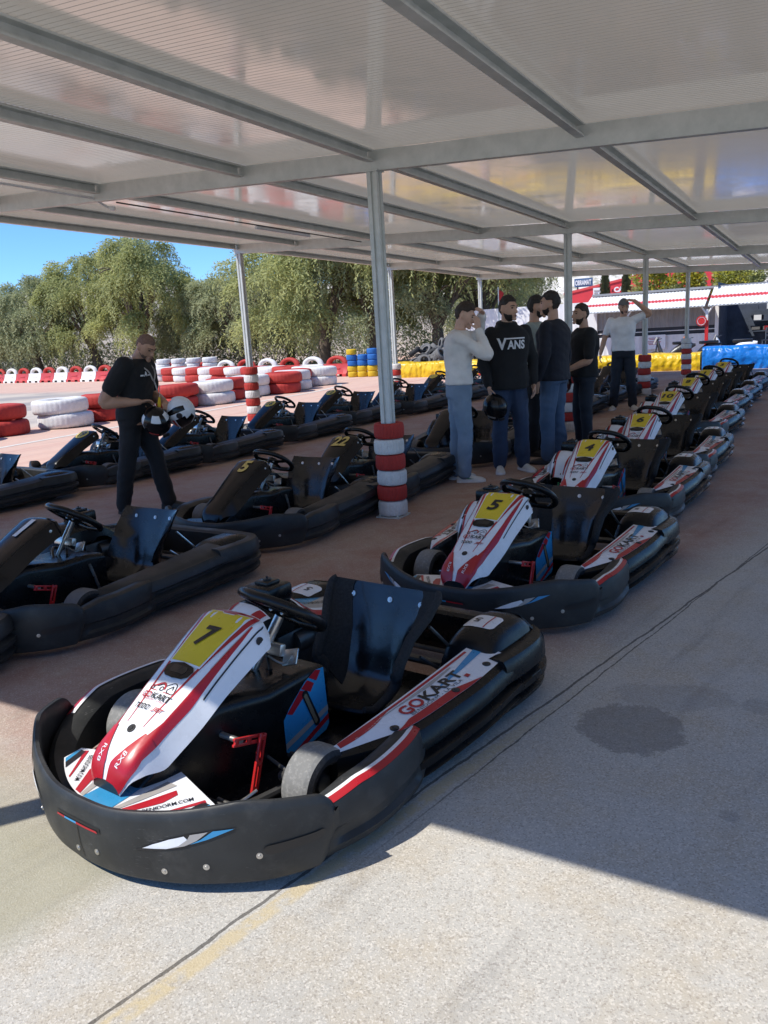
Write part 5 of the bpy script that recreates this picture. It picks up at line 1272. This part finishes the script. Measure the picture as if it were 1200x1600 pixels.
def hand(mb, wrist, d, palm, curl, spread=.0, s=1.0, thumb_side=1, rs=1.0):
    """palm plus five fingers: d = along the hand, palm = normal of the palm, curl 0..1"""
    d = Vector(d).normalized(); pn = Vector(palm); pn = (pn-d*pn.dot(d)).normalized(); sd = d.cross(pn)*thumb_side
    W = Vector(wrist); c = W+d*.05*s
    M_ = Matrix((sd, pn, d)).transposed(); mb.ell(c, (.040*s, .017*s, .056*s), M_, 10, 14)
    for k, (x, ln) in enumerate([(.030, .072), (.010, .080), (-.010, .074), (-.028, .058)]):
        a = curl*.5+.12; p = W+d*.088*s+sd*x*s; pts = [p-d*.02*s, p]; dirv = d
        for seg, f in ((.45, 1.0), (.32, 1.25), (.23, 1.0)):
            dirv = (Matrix.Rotation(-a*f*1.1*(1 if True else 0), 3, sd*thumb_side) @ dirv) if False else (dirv*math.cos(a*f)+pn*math.sin(a*f)).normalized()
            pn_ = pn
            pts.append(pts[-1]+dirv*ln*seg*s+sd*spread*x*.2)
        limb(mb, pts, [.0095*s*rs, .0092*s*rs, .0088*s*rs, .0080*s*rs, .0068*s*rs], 8)
    t0 = W+d*.025*s+sd*.030*s; t1 = t0+(d*.55+sd*.75+pn*.25).normalized()*.036*s; t2 = t1+(d*.85+sd*.25+pn*(.3+.5*curl)).normalized()*.032*s; t3 = t2+(d*.9+pn*(.3+.6*curl)).normalized()*.024*s
    limb(mb, [t0, t1, t2, t3], [.013*s, .0115*s, .0100*s, .0080*s], 8)
def rotm(yaw, pitch, roll=0): return Matrix.Rotation(yaw, 3, 'Z') @ Matrix.Rotation(pitch, 3, 'X') @ Matrix.Rotation(roll, 3, 'Y')
def head_pt(th, ph, s=1.0):
    """head surface in head space (y forward, z up, origin at the centre); th from the top"""
    x, y, z = math.sin(th)*math.cos(ph), math.sin(th)*math.sin(ph), math.cos(th)
    hx, hy, hz = .076, .097, .118
    if z < 0:
        t = -z; hx *= 1-.30*t*t; 
        y2 = y*(1-.10*t) if y > 0 else y*(1-.40*t)
        return Vector((x*hx*s, y2*hy*s+.018*t*s, z*hz*s))
    return Vector((x*hx*s, (y*hy-.004*z)*s, z*hz*s))
SKIN = {}
def skin(name, c):
    if name not in SKIN:
        m = N('skin_'+name); v = m.obj(); f = m.noise(14, 5, .6, v)
        m.set(col=m.mix(m.ramp(f, [(.3, 0), (.7, 1)]), tuple(x*.86 for x in c), tuple(x*1.08 for x in c)), rough=.5, spec=.4); m.p.inputs['Subsurface Weight'].default_value = .08; m.p.inputs['Subsurface Radius'].default_value = (.01, .004, .002)
        SKIN[name] = m.mat
    return SKIN[name]
def cloth(name, c, rough=.85, var=.14, weave=420, fade=None):
    m = N(name); v = m.obj(); f = m.noise(5, 5, .6, v)
    col = m.mix(m.ramp(f, [(.3, 0), (.7, 1)]), tuple(x*(1-var) for x in c), tuple(min(1, x*(1+var)) for x in c))
    if fade: col = m.mix(m.math('MULTIPLY', m.ramp(m.noise(3.2, 4, .6, v), [(.45, 0), (.7, 1)]), .6), col, fade)
    m.set(col=col, rough=rough, sheen=.04); m.bump(m.math('ADD', m.noise(weave, 2, .5, v), m.math('MULTIPLY', m.noise(16, 4, .6, v), 2.0)), .35, .004); return m.mat
HAIR = simple('dark_hair', (.020, .015, .012), .6, var=.4, scale=30, bump=.8, bscale=220)
HAIRB = simple('brown_hair', (.035, .022, .014), .6, var=.4, scale=30, bump=.8, bscale=220)
STUB = simple('cropped_hair', (.17, .10, .072), .8, var=.3, scale=60, bump=.4, bscale=400)
EYE = simple('eye', (.02, .014, .01), .2); LIP = simple('lips', (.26, .11, .09), .5); BROW = HAIR
def person(label, loc, az, H, P, out):
    """P: pose in a 1.78 m body facing +Y; out: clothes"""
    k = H/1.78; root = empty('person', loc, -R(az), label, 'person', out.get('group')); root.scale = (k, k, k)
    sk = skin(*out['skin'])
    hip = Vector(P.get('hip', (0, 0, .94))); chest = Vector(P.get('chest', (0, .0, 1.36))); neck = Vector(P.get('neck', (0, .0, 1.50)))
    hd = Vector(P.get('head', (0, .03, 1.655))); hr = rotm(*P.get('head_rot', (0, 0, 0)))
    tw = Matrix.Rotation(P.get('twist', 0), 3, 'Z'); sw_ = P.get('sw', .185); b = P.get('bulk', 1.0)
    SH = {s: chest+tw @ Vector((s*(sw_-.022), 0, .072)) for s in (-1, 1)}
    A = {-1: P['armL'], 1: P['armR']}; LG = {-1: P.get('legL', ((-.095, .02, .50), (-.105, -.01, .085), 8)), 1: P.get('legR', ((.095, .02, .50), (.105, -.01, .085), -8))}
    def torso(mb, g, low=.0, top=True):
        rings = [(hip+Vector((0, 0, -.08+low)), .165*b+g, .118*b+g), (hip+Vector((0, 0, .06)), .160*b+g, .115*b+g), (hip.lerp(chest, .42), .150*b+g, .108*b+g), (hip.lerp(chest, .75), .168*b+g, .122*b+g), (chest, .180*b+g, .125*b+g), (chest+(neck-chest)*.50, .168+g, .104+g), (chest+(neck-chest)*.72, .128+g, .086+g), (chest+(neck-chest)*.86, .095+g, .072+g), (neck, .062+g*.6, .062+g*.6)]
        C_ = cr([r[0] for r in rings], 4); G = []
        for i, c in enumerate(C_):
            t = i/4; j = min(int(t), len(rings)-2); f = t-j; a = rings[j][1]*(1-f)+rings[j+1][1]*f; d = rings[j][2]*(1-f)+rings[j+1][2]*f
            q = tw if t > 2 else Matrix.Rotation(P.get('twist', 0)*t/2, 3, 'Z'); row = []
            for m_ in range(20):
                an = 2*math.pi*m_/20; ca, sa = math.cos(an), math.sin(an); e = .8
                row.append(c+q @ Vector((math.copysign(abs(ca)**e, ca)*a, math.copysign(abs(sa)**e, sa)*d, 0)))
            G.append(row)
        mb.grid(G, 0, cv=True); n = 20
        mb.add(G[0], [list(range(n))[::-1]], 0); mb.add(G[-1], [list(range(n))], 0)
    # body
    mb = MB(); torso(mb, 0)
    limb(mb, [chest+(neck-chest)*.7, neck, neck.lerp(hd, .55)+hr @ Vector((0, -.012, 0))], [.060, .056, .054])
    G = [[hd+hr @ head_pt(math.pi*i/18, 2*math.pi*j/24) for j in range(24)] for i in range(19)]; mb.grid(G, 0, cv=True)
    HP = lambda x, y, z: hd+hr @ Vector((x, y, z))
    limb(mb, [HP(0, .090, .012), HP(0, .108, -.018), HP(0, .112, -.030)], [.011, .013, .0145], 8); mb.ell(HP(-.012, .100, -.033), (.010, .010, .008)); mb.ell(HP(.012, .100, -.033), (.010, .010, .008))
    mb.ell(HP(0, .096, -.066), (.024, .012, .010), hr); mb.ell(HP(0, .088, -.098), (.026, .020, .018), hr); mb.ell(HP(0, .092, .034), (.046, .012, .012), hr)
    for s in (-1, 1): mb.ell(HP(s*.078, -.008, -.008), (.010, .020, .032), hr @ Matrix.Rotation(s*.25, 3, 'Z'))
    for s in (-1, 1):
        el, wr, hdir, palm, curl = A[s]; el, wr = Vector(el), Vector(wr); ar = P.get('arm', 1.0)
        limb(mb, [SH[s], SH[s].lerp(el, .5), el, el.lerp(wr, .35), wr], [.058*ar, .053*ar, .043*ar, .044*ar, .029])
        hand(mb, wr, hdir, palm, curl, thumb_side=P.get('thumb', {}).get(s, s))
        kn, an, tu = LG[s]; kn, an = Vector(kn), Vector(an); hj = hip+Vector((s*.09, 0, -.03))
        limb(mb, [hj, hj.lerp(kn, .5), kn, kn.lerp(an, .4), an], [.088, .080, .060, .056, .040])
    body = remeshed(mb, 'body', sk, root, .0085, 3)
    # face details
    mb = MB()
    for s in (-1, 1): mb.ell(HP(s*.031, .083, .010), (.015, .009, .0075), hr)
    mb.build('eyes', EYE, root, sharp=None)
    mb = MB(); mb.ell(HP(0, .1035, -.060), (.021, .006, .0045), hr); mb.ell(HP(0, .1020, -.070), (.017, .006, .005), hr); mb.build('lips', LIP, root, sharp=None)
    def patch(name, mat, cond, grow, nz, vox=.007):
        mb = MB(); n_, m_ = 40, 56; keep = []
        V = [[None]*m_ for _ in range(n_+1)]
        for i in range(n_+1):
            for j in range(m_):
                th, ph = math.pi*i/n_, 2*math.pi*j/m_; p = head_pt(th, ph); c = cond(p)
                gr = grow(p) if callable(grow) else grow
                V[i][j] = (p, p.normalized()*(gr+nz*noise.noise(p*70)), c)
        vs = []; fs = []
        for i in range(n_):
            for j in range(m_):
                q = [(i, j), (i+1, j), (i+1, (j+1) % m_), (i, (j+1) % m_)]
                if all(V[a][b_][2] for a, b_ in q):
                    b0 = len(vs); 
                    for a, b_ in q: vs.append(hd+hr @ (V[a][b_][0]+V[a][b_][1]))
                    for a, b_ in q: vs.append(hd+hr @ (V[a][b_][0]*.95))
                    fs += [[b0, b0+1, b0+2, b0+3], [b0+7, b0+6, b0+5, b0+4], [b0, b0+4, b0+5, b0+1], [b0+1, b0+5, b0+6, b0+2], [b0+2, b0+6, b0+7, b0+3], [b0+3, b0+7, b0+4, b0]]
        mb.add(vs, fs, 0)
        bm = bmesh.new(); me = bpy.data.meshes.new('x'); me.from_pydata(vs, [], fs); bm.from_mesh(me); bmesh.ops.remove_doubles(bm, verts=bm.verts[:], dist=1e-5); bpy.data.meshes.remove(me)
        m2 = MB(); m2.bm(bm, None, 0, True)
        return remeshed(m2, name, mat, root, vox, 2)
    hs = out.get('hair', 'short')
    if hs == 'short': patch('hair', out.get('hairmat', HAIR), lambda p: p.z > (.066 if p.y > .055 else .066-(.055-p.y)*1.35 if p.y > -.03 else -.062) and not (abs(p.x) > .066 and -.03 < p.y < .018 and p.z < .028), lambda p: .007+.012*max(0, p.z/.118)+.006*noise.noise(p*28), .012)
    elif hs == 'stub': patch('hair', STUB, lambda p: p.z > (.056 if p.y > .055 else .056-(.055-p.y)*1.1 if p.y > -.03 else -.05) and not (abs(p.x) > .066 and -.03 < p.y < .018 and p.z < .02), .0028, .0008)
    elif hs == 'cap': patch('cap', out['hairmat'], lambda p: p.z > (.030 if p.y > 0 else .012), .016, .002)
    if out.get('beard'): patch('beard', out.get('beardmat', HAIR), lambda p: p.z < (-.050 if p.y > .045 else -.050+(.045-p.y)*.6) and p.y > -.006 and p.z > -.125 and not (p.y > .075 and abs(p.x) < .022 and -.072 < p.z < -.058), lambda p: .0035*out['beard']*(1+max(0, -p.z-.05)*9), .002)
    mb = MB()
    for s in (-1, 1): limb(mb, [HP(s*.014, .098, .030), HP(s*.032, .094, .034), HP(s*.052, .078, .028)], [.0045, .005, .003], 6)
    mb.build('eyebrows', out.get('hairmat', HAIR) if hs != 'cap' else HAIRB, root, sharp=None)
    # shirt
    g = out.get('fit', .018); mb = MB(); torso(mb, g, out.get('hem', .05)+.0)
    for s in (-1, 1):
        el, wr = Vector(A[s][0]), Vector(A[s][1]); ar = P.get('arm', 1.0)
        if out['sleeve'] == 'long': limb(mb, [SH[s]+Vector((0, 0, -.004)), SH[s].lerp(el, .5), el, el.lerp(wr, .5), el.lerp(wr, .93)], [.068*ar, .065*ar, .059, .053, .043])
        else: limb(mb, [SH[s], SH[s].lerp(el, .35), SH[s].lerp(el, out.get('slv', .68))], [.070*ar, .070*ar, .068*ar])
    if out.get('hood'):
        pts = [neck+Vector((.075*math.cos(a), -.02+.085*math.sin(a)-.02*(1 if math.sin(a) < 0 else 0), -.008+.028*(1-math.sin(a))*.5)) for a in [2*math.pi*i/16 for i in range(16)]]
        mb.tube(pts, .034, 10, closed=True); mb.ell(neck+Vector((0, -.125, -.045)), (.105, .055, .085))
    elif out.get('collar', True):
        mb.tube([neck+Vector((.064*math.cos(a), .064*math.sin(a), -.012-.012*math.sin(a))) for a in [2*math.pi*i/16 for i in range(16)]], .011, 8, closed=True)
    shirt = remeshed(mb, out.get('shirt_name', 'shirt'), out['shirt'], root, .0115, 5, out.get('wr', .012), 6, az)
    # trousers
    mb = MB(); gt = out.get('gt', .014)
    rings = [(hip+Vector((0, 0, .115)), .150*b+gt*.6, .108*b+gt*.6), (hip+Vector((0, 0, .0)), .163*b+gt*.7, .118*b+gt*.7), (hip+Vector((0, 0, -.085)), .160*b+gt, .112+gt)]
    G = [[c+Vector((math.copysign(abs(math.cos(a))**.8, math.cos(a))*x, math.copysign(abs(math.sin(a))**.8, math.sin(a))*y, 0)) for a in [2*math.pi*m_/20 for m_ in range(20)]] for c, x, y in rings]
    mb.grid(G, 0, cv=True, flip=True); mb.add(G[0], [list(range(20))], 0); mb.add(G[-1], [list(range(20))[::-1]], 0)
    for s in (-1, 1):
        kn, an, tu = LG[s]; kn, an = Vector(kn), Vector(an); hj = hip+Vector((s*.085, 0, -.05)); lw = out.get('leg', 1.0)
        limb(mb, [hj, hj.lerp(kn, .5), kn, kn.lerp(an, .5), an+Vector((0, .006, .005))], [.096*lw, .090*lw, .076*lw, .072*lw, .066*lw])
    remeshed(mb, 'trousers', out['pants'], root, .0115, 4, .013, 6, az+3)
    if out.get('belt'):
        mb = MB(); mb.tube([hip+Vector(((.152*b+gt+.004)*math.cos(a), (.110*b+gt+.004)*math.sin(a), .095)) for a in [2*math.pi*i/28 for i in range(28)]], .016, 8, closed=True); mb.build('belt', MAT['ink'], root)
    # shoes
    for s in (-1, 1):
        kn, an, tu = LG[s]; an = Vector(an); q = Matrix.Rotation(R(tu), 3, 'Z'); mb = MB()
        base = Vector((an.x, an.y, an.z-.085))
        for col_, zz in ((0, 0), (1, 1)):
            G = []
            for i in range(15):
                t = i/14; y = -.075+.29*t; w_ = lin([0, .08, .3, .6, .8, .93, 1], [.012, .031, .036, .046, .047, .034, .008], t); h = lin([0, .1, .25, .45, .7, .9, 1], [.05, .095, .105, .085, .062, .048, .03], t)
                if zz == 0: row = [Vector((math.cos(a)*w_, y, .022+max(0, math.sin(a))*(h-.022)) if math.sin(a) >= 0 else (math.cos(a)*w_, y, .018)) for a in [2*math.pi*m_/16 for m_ in range(16)]]
                else: row = [Vector((x_*w_*1.08, y*1.015, z_)) for x_, z_ in ((-1, .002), (-1.02, .014), (-.98, .026), (.98, .026), (1.02, .014), (1, .002))]
                G.append([base+q @ v for v in row])
            mb.grid(G, col_, cv=True, flip=True); kk = len(G[0]); mb.add(G[0], [list(range(kk))], col_); mb.add(G[-1], [list(range(kk))[::-1]], col_)
        if out.get('swoosh'):
            for sx in (-1, 1): mb.add([base+q @ Vector((sx*x_, y, z_)) for x_, y, z_ in ((.046, .10, .042), (.044, .02, .055), (.040, -.04, .075), (.046, .03, .042))], [[0, 1, 2, 3]], 2, False)
        fixn(mb.build('shoe', [out['shoe'], out.get('sole', MAT['white']), out.get('swoosh', MAT['white'])], root, sharp=50))
    return root, shirt, dict(hd=hd, hr=hr, neck=neck, hip=hip, chest=chest, SH=SH)
def on_shirt(root, shirt, name, build, mats, parent=None):
    """place a flat print on the front of a shirt: build(mb, fn), fn(x right of reader, z up) -> point on the cloth"""
    bv = BVHTree.FromPolygons([v.co for v in shirt.data.vertices], [list(p.vertices) for p in shirt.data.polygons])
    def fn(x, z, y0=.5, d=(0, -1, 0), org=None):
        o = Vector((-x, y0, z)); h = bv.ray_cast(o, Vector(d)); return (h[0] if h[0] else Vector((-x, .13, z)))-Vector(d)*.004
    mb = MB(); build(mb, fn); return mb.build(name, mats, shirt, sharp=None)
def fine_text(mb, s, f, cx, cz, h, m, bold=.03, width=None):
    V, F, asp = text_geo(s, bold); sx = h if width is None else width/asp
    bm = bmesh.new(); vs = [bm.verts.new((x*sx, y*h, 0)) for x, y in V]
    for q in F:
        try: bm.faces.new([vs[i] for i in q])
        except ValueError: pass
    bmesh.ops.triangulate(bm, faces=bm.faces[:])
    for _ in range(4):
        e = [x for x in bm.edges if x.calc_length() > .02]
        if not e: break
        bmesh.ops.subdivide_edges(bm, edges=e, cuts=1); bmesh.ops.triangulate(bm, faces=[q for q in bm.faces if len(q.verts) > 3])
    bm.verts.index_update(); mb.add([f(cx+v.co.x, cz+v.co.y) for v in bm.verts], [[v.index for v in q.verts] for q in bm.faces], m, False); bm.free()

# helmets (things held in hands)
def helmet(label, M4, mats, stripes=True):
    """full-face helmet: y forward, z up, about 0.26 high"""
    root = empty('helmet', (0, 0, 0), 0, label, 'helmet'); root.matrix_world = M4
    def S(th, ph, k=1.0):
        x, y, z = math.sin(th)*math.cos(ph), math.sin(th)*math.sin(ph), math.cos(th)
        rx, ry, rz = .122, .142, .135
        if z < -.2: y = y*(1.08 if y > 0 else .92)
        return Vector((x*rx*k, y*ry*k, z*rz*k))
    def sel(i, j, n, m_): th, ph = math.pi*(i+.5)/n, 2*math.pi*(j+.5)/m_; return th, ph
    n, m_ = 30, 48; sh, vz, inn = MB(), MB(), MB()
    P_ = [[S(math.pi*i/n, 2*math.pi*j/m_) for j in range(m_)] for i in range(n+1)]
    for i in range(int(n*.84)):
        for j in range(m_):
            th, ph = sel(i, j, n, m_); f = abs(math.atan2(math.sin(ph-math.pi/2), math.cos(ph-math.pi/2))); z = math.cos(th)
            q = [P_[i][j], P_[i+1][j], P_[i+1][(j+1) % m_], P_[i][(j+1) % m_]]
            if f < 1.25 and -.28 < z < .36: vz.add([p*1.012 for p in q], [[0, 1, 2, 3]], 0)
            else:
                mm = 0
                if stripes:
                    if .42 < z < .80 and f < 1.0 and f > .25: mm = 1
                    elif -.62 < z < -.36 and .5 < f < 1.3: mm = 2
                    elif abs(f-1.9) < .22 and z < .6: mm = 1
                sh.add(q, [[0, 1, 2, 3]], mm)
            inn.add([p*.90 for p in q][::-1], [[0, 1, 2, 3]], 0)
    def weld(b_, name, ms, par):
        o = b_.build(name, ms, par, sharp=50); bm = bmesh.new(); bm.from_mesh(o.data); bmesh.ops.remove_doubles(bm, verts=bm.verts[:], dist=1e-5); bm.to_mesh(o.data); bm.free(); o.data.set_sharp_from_angle(angle=R(50)); return o
    shell = weld(sh, 'shell', mats, root); weld(vz, 'visor', MAT['gloss_black'], root); weld(inn, 'lining', MAT['felt'], root)
    e = MB(); k = int(n*.84); e.tube([P_[k][j]*.97 for j in range(m_)], .012, 8, closed=True)
    e.build('rim_seal', MAT['ink'], root)
    for s in (-1, 1):
        e = MB(); c = Vector((s*.122, .012, .012)); e.lathe([(0, .008), (.022, .008), (.028, 0), (.028, -.01)], Matrix.Translation(c) @ Matrix.Rotation(s*math.pi/2, 4, 'Y'), 18); e.build('pivot', MAT['ink'], shell)
    e = MB(); e.box((0, .150, -.075), (.07, .02, .03), None, 0, .008); e.build('chin_vent', MAT['ink'], shell)
    return root
def at_person(root, p, eul=(0, 0, 0)):
    k = root.scale.x; q = root.matrix_basis @ Vector(p); return Matrix.Translation(q) @ (Matrix.Rotation(root.rotation_euler.z, 4, 'Z') @ Matrix.Rotation(eul[2], 4, 'Z') @ Matrix.Rotation(eul[1], 4, 'Y') @ Matrix.Rotation(eul[0], 4, 'X'))
FAIR, TAN, OLIVE = ('fair', (.60, .37, .27)), ('tanned', (.46, .26, .17)), ('olive', (.54, .32, .22))
GR = 'men standing together among the karts'
DEN1 = cloth('light_denim', (.17, .24, .33), .8, fade=(.27, .35, .44)); DEN2 = cloth('blue_denim', (.022, .040, .085), .8, fade=(.05, .08, .14)); DEN4 = cloth('mid_denim', (.05, .09, .16), .8, fade=(.10, .15, .23)); DEN3 = cloth('dark_denim', (.012, .017, .028), .85); BLK = cloth('black_cloth', (.006, .0065, .008)); NAVY = cloth('navy_knit', (.007, .009, .018)); CREAM = cloth('cream_knit', (.76, .72, .67)); WHT = cloth('white_cotton', (.80, .80, .81)); SAGE = cloth('grey_green_cotton', (.33, .38, .35)); PANT = cloth('black_work_cloth', (.006, .006, .008))
WSH = simple('white_shoe', (.60, .60, .57), .5, var=.08); BSH = simple('black_shoe', (.015, .015, .016), .5)
# 1 the mechanic in black, head bent over his hands, two helmets on his arm
r1, s1, i1 = person('muscular man in black T-shirt with lanyard, holding a screwdriver and two helmets', (-2.28, 7.60, 0), 108, 1.74,
    dict(bulk=1.16, arm=1.30, sw=.228, chest=(0, .060, 1.345), neck=(0, .105, 1.475), head=(0, .205, 1.585), head_rot=(-.20, -.62), twist=.12,
         armR=((.29, -.12, 1.10), (.13, .15, 1.08), (-.85, .5, .05), (0, .3, -1), .75), armL=((-.27, .05, 1.10), (-.06, .30, 1.06), (.75, .55, -.1), (.2, .2, -1), .7),
         legR=((.12, -.07, .50), (.14, -.17, .085), -26), legL=((-.11, .10, .50), (-.13, .17, .085), 14)),
    dict(skin=TAN, hair='stub', beard=.35, beardmat=STUB, shirt=BLK, sleeve='short', slv=.62, pants=PANT, shoe=BSH, sole=BSH, fit=.014, leg=1.12))
def pr(mb, f):
    fine_text(mb, 'A', f, -.075, 1.335, .045, 0, .06)
    for x in (-.12, -.03): mb.add([f(x-.018, 1.315), f(x+.018, 1.315), f(x+.018, 1.330), f(x-.018, 1.330)], [[0, 1, 2, 3]], 0, False)
on_shirt(r1, s1, 'print', pr, [MAT['white']])
mb = MB(); nk = i1['neck']; mb.tube(cr([nk+Vector((-.06, -.05, .03)), nk+Vector((-.10, .03, -.03)), nk+Vector((-.06, .125, -.12)), nk+Vector((-.01, .135, -.21)), nk+Vector((.05, .13, -.12)), nk+Vector((.085, .03, -.03)), nk+Vector((.06, -.05, .03))], 6), .007, 8)
mb.tube([nk+Vector((-.01, .14, -.21)), nk+Vector((-.015, .16, -.30))], .007, 8); mb.build('lanyard', MAT['silver'], r1)
mb = MB(); M_ = at_person(r1, (.02, .30, 1.10)); sd_ = empty('screwdriver', M_.translation, 0, 'screwdriver with yellow handle in the hand of the man in black T-shirt', 'screwdriver'); ax = (Matrix.Rotation(-R(128), 3, 'Z') @ Vector((.35, .25, -.9))).normalized()
mb.tube([ax*-.01, ax*.05, ax*.10, ax*.11], [.010, .016, .015, .008], 12); mb.build('handle', MAT['tyre_yellow'], sd_); mb = MB(); mb.cyl(ax*-.01, ax*-.13, .004, 8); mb.build('shaft', MAT['steel'], sd_)
helmet("black helmet with red markings hanging at the mechanic's waist", at_person(r1, (.12, .30, .90), (-.5, .25, -.5)), [MAT['gloss_black'], MAT['white'], MAT['redb']])
helmet("white and black helmet on the mechanic's far arm", at_person(r1, (-.06, .46, .965), (-1.25, .2, .3)), [MAT['white'], MAT['gloss_black'], MAT['redb']])
# 2 cream sweater, both hands at the head
person('man in cream sweater and light jeans, both hands raised to his bowed head', (.83, 8.20, 0), 84, 1.80,
    dict(chest=(0, .01, 1.37), neck=(0, .03, 1.51), head=(0, .085, 1.65), head_rot=(-.35, -.42), twist=-.25,
         armR=((.20, .26, 1.25), (.085, .20, 1.50), (-.25, -.05, 1), (-.9, -.3, 0), .35), armL=((-.26, .28, 1.44), (-.06, .28, 1.66), (.75, -.35, .35), (.1, -.6, -.75), .45),
         legR=((.09, .03, .50), (.10, .0, .085), -12), legL=((-.10, .0, .50), (-.11, -.04, .085), 10)),
    dict(skin=FAIR, hair='short', hairmat=HAIRB, shirt=CREAM, sleeve='long', pants=DEN1, shoe=WSH, swoosh=MAT['green'], fit=.024, leg=1.06, shirt_name='sweater', hem=.12, group=GR))
# 3 hooded sweater with print, helmet in the right hand
r3, s3, i3 = person('bearded man in black hooded sweater reading VANS, helmet in his right hand', (1.40, 8.60, 0), 172, 1.84,
    dict(bulk=1.12, sw=.20, head=(0, .045, 1.655), head_rot=(.55, -.06), armR=((.265, .0, 1.13), (.245, .13, .90), (-.1, .25, -1), (-1, .2, 0), .6), armL=((-.27, -.02, 1.13), (-.25, .05, .90), (0, .2, -1), (1, 0, 0), .4),
         legR=((.105, .03, .50), (.115, .0, .085), -14), legL=((-.12, .02, .50), (-.135, .0, .085), 16)),
    dict(skin=OLIVE, hair='short', beard=1.3, shirt=BLK, sleeve='long', hood=True, pants=DEN2, shoe=WSH, fit=.026, shirt_name='hooded_sweater', leg=1.1, hem=.0, group=GR))
def vans(mb, f):
    fine_text(mb, 'V', f, -.105, 1.315, .115, 0, .035, .095); fine_text(mb, 'ANS', f, .040, 1.303, .088, 0, .035, .185)
    for k in range(8):
        x0 = -.075+k*.026; mb.add([f(x0, 1.358), f(x0+.026, 1.358), f(x0+.026, 1.371), f(x0, 1.371)], [[0, 1, 2, 3]], 0, False)
on_shirt(r3, s3, 'lettering', vans, [MAT['white']])
helmet('black helmet held low by the hooded man', at_person(r3, (.20, .17, .70), (-.35, .1, .2)), [MAT['gloss_black'], MAT['ink'], MAT['silver']])
# 4 grey green T-shirt, half hidden behind
person('man in grey green T-shirt half hidden behind the man in navy sweater', (1.88, 9.60, 0), 120, 1.86,
    dict(head_rot=(.35, -.05), armR=((.26, .02, 1.14), (.20, .20, 1.0), (-.6, .5, .2), (-.2, 0, -1), .4), armL=((-.26, 0, 1.14), (-.22, .1, .92), (0, .3, -1), (1, 0, 0), .4)),
    dict(skin=OLIVE, hair='short', beard=.7, shirt=SAGE, sleeve='short', pants=PANT, shoe=BSH, sole=BSH, fit=.018, group=GR))
# 5 navy sweater, seen from behind
r5, s5, i5 = person('man in navy sweater seen from behind, white paper in his right hand', (1.96, 8.95, 0), -52, 1.87,
    dict(bulk=1.08, sw=.195, head=(0, .03, 1.66), head_rot=(.25, .02), armR=((.27, -.02, 1.13), (.25, .05, .88), (-.05, .2, -1), (-1, 0, 0), .55), armL=((-.26, -.02, 1.13), (-.22, .08, .90), (0, .2, -1), (1, 0, 0), .4),
         legR=((.10, .02, .50), (.12, -.02, .085), -10), legL=((-.10, .03, .50), (-.11, .02, .085), 12)),
    dict(skin=OLIVE, hair='short', beard=.8, shirt=NAVY, sleeve='long', pants=DEN4, shoe=BSH, sole=BSH, fit=.024, shirt_name='sweater', hem=.02, leg=1.08, group=GR))
mb = MB(); mb.box((0, 0, 0), (.03, .09, .06), Matrix.Rotation(.4, 3, 'Z'), 0, .004); o = mb.build('paper_cup', MAT['white'], None); o.matrix_world = at_person(r5, (.245, .085, .78)); o.name = 'folded_paper'; tag(o, 'small folded white paper in the hand of the man in navy sweater', 'paper')
# 6 black T-shirt, beard in profile, helmet in front
r6, s6, i6 = person('bearded man in loose black T-shirt facing left, dark helmet held before him', (2.50, 9.75, 0), 262, 1.74,
    dict(bulk=1.05, head=(0, .04, 1.655), head_rot=(.15, .05), armR=((.25, .02, 1.12), (.10, .24, .98), (-.6, .6, -.1), (-.3, 0, -1), .6), armL=((-.25, .04, 1.12), (-.10, .27, 1.0), (.5, .7, -.1), (.3, 0, -1), .6),
         legR=((.10, .03, .50), (.11, .0, .085), -10), legL=((-.10, .02, .50), (-.12, .0, .085), 12)),
    dict(skin=OLIVE, hair='short', hairmat=HAIRB, beard=1.1, beardmat=HAIRB, shirt=BLK, sleeve='short', slv=.85, pants=DEN3, shoe=BSH, sole=BSH, fit=.032, group=GR))
on_shirt(r6, s6, 'lettering', lambda mb, f: mb.add([f(-.07+.026*math.cos(a), 1.38+.026*math.sin(a)) for a in [2*math.pi*k/16 for k in range(16)]], [list(range(16))], 0, False), [MAT['white']])
helmet('dark red helmet held by the bearded man in black T-shirt', at_person(r6, (.0, .30, .86), (-.6, 0, .4)), [simple('maroon_lacquer', (.06, .012, .01), .25), MAT['gloss_black'], MAT['silver']])
# 7 white T-shirt, hand to the head
person('man in white T-shirt and dark jeans touching his grey cap with one hand', (4.25, 13.95, 0), 196, 1.86,
    dict(bulk=1.08, sw=.20, head=(0, .05, 1.66), head_rot=(.2, -.22, .05), chest=(.02, 0, 1.37), armL=((-.40, .10, 1.53), (-.16, .13, 1.74), (.95, -.1, .2), (0, -.4, -1), .5), armR=((.30, -.04, 1.16), (.36, .03, .93), (.1, .2, -1), (-1, 0, 0), .4),
         legR=((.12, .03, .50), (.15, .0, .085), -16), legL=((-.12, .02, .50), (-.15, -.02, .085), 16)),
    dict(skin=OLIVE, hair='cap', hairmat=simple('grey_cap', (.16, .16, .16), .9), beard=1.1, beardmat=HAIRB, shirt=WHT, sleeve='short', slv=.6, pants=DEN3, shoe=WSH, fit=.020, hem=.10, leg=1.06, group=GR))
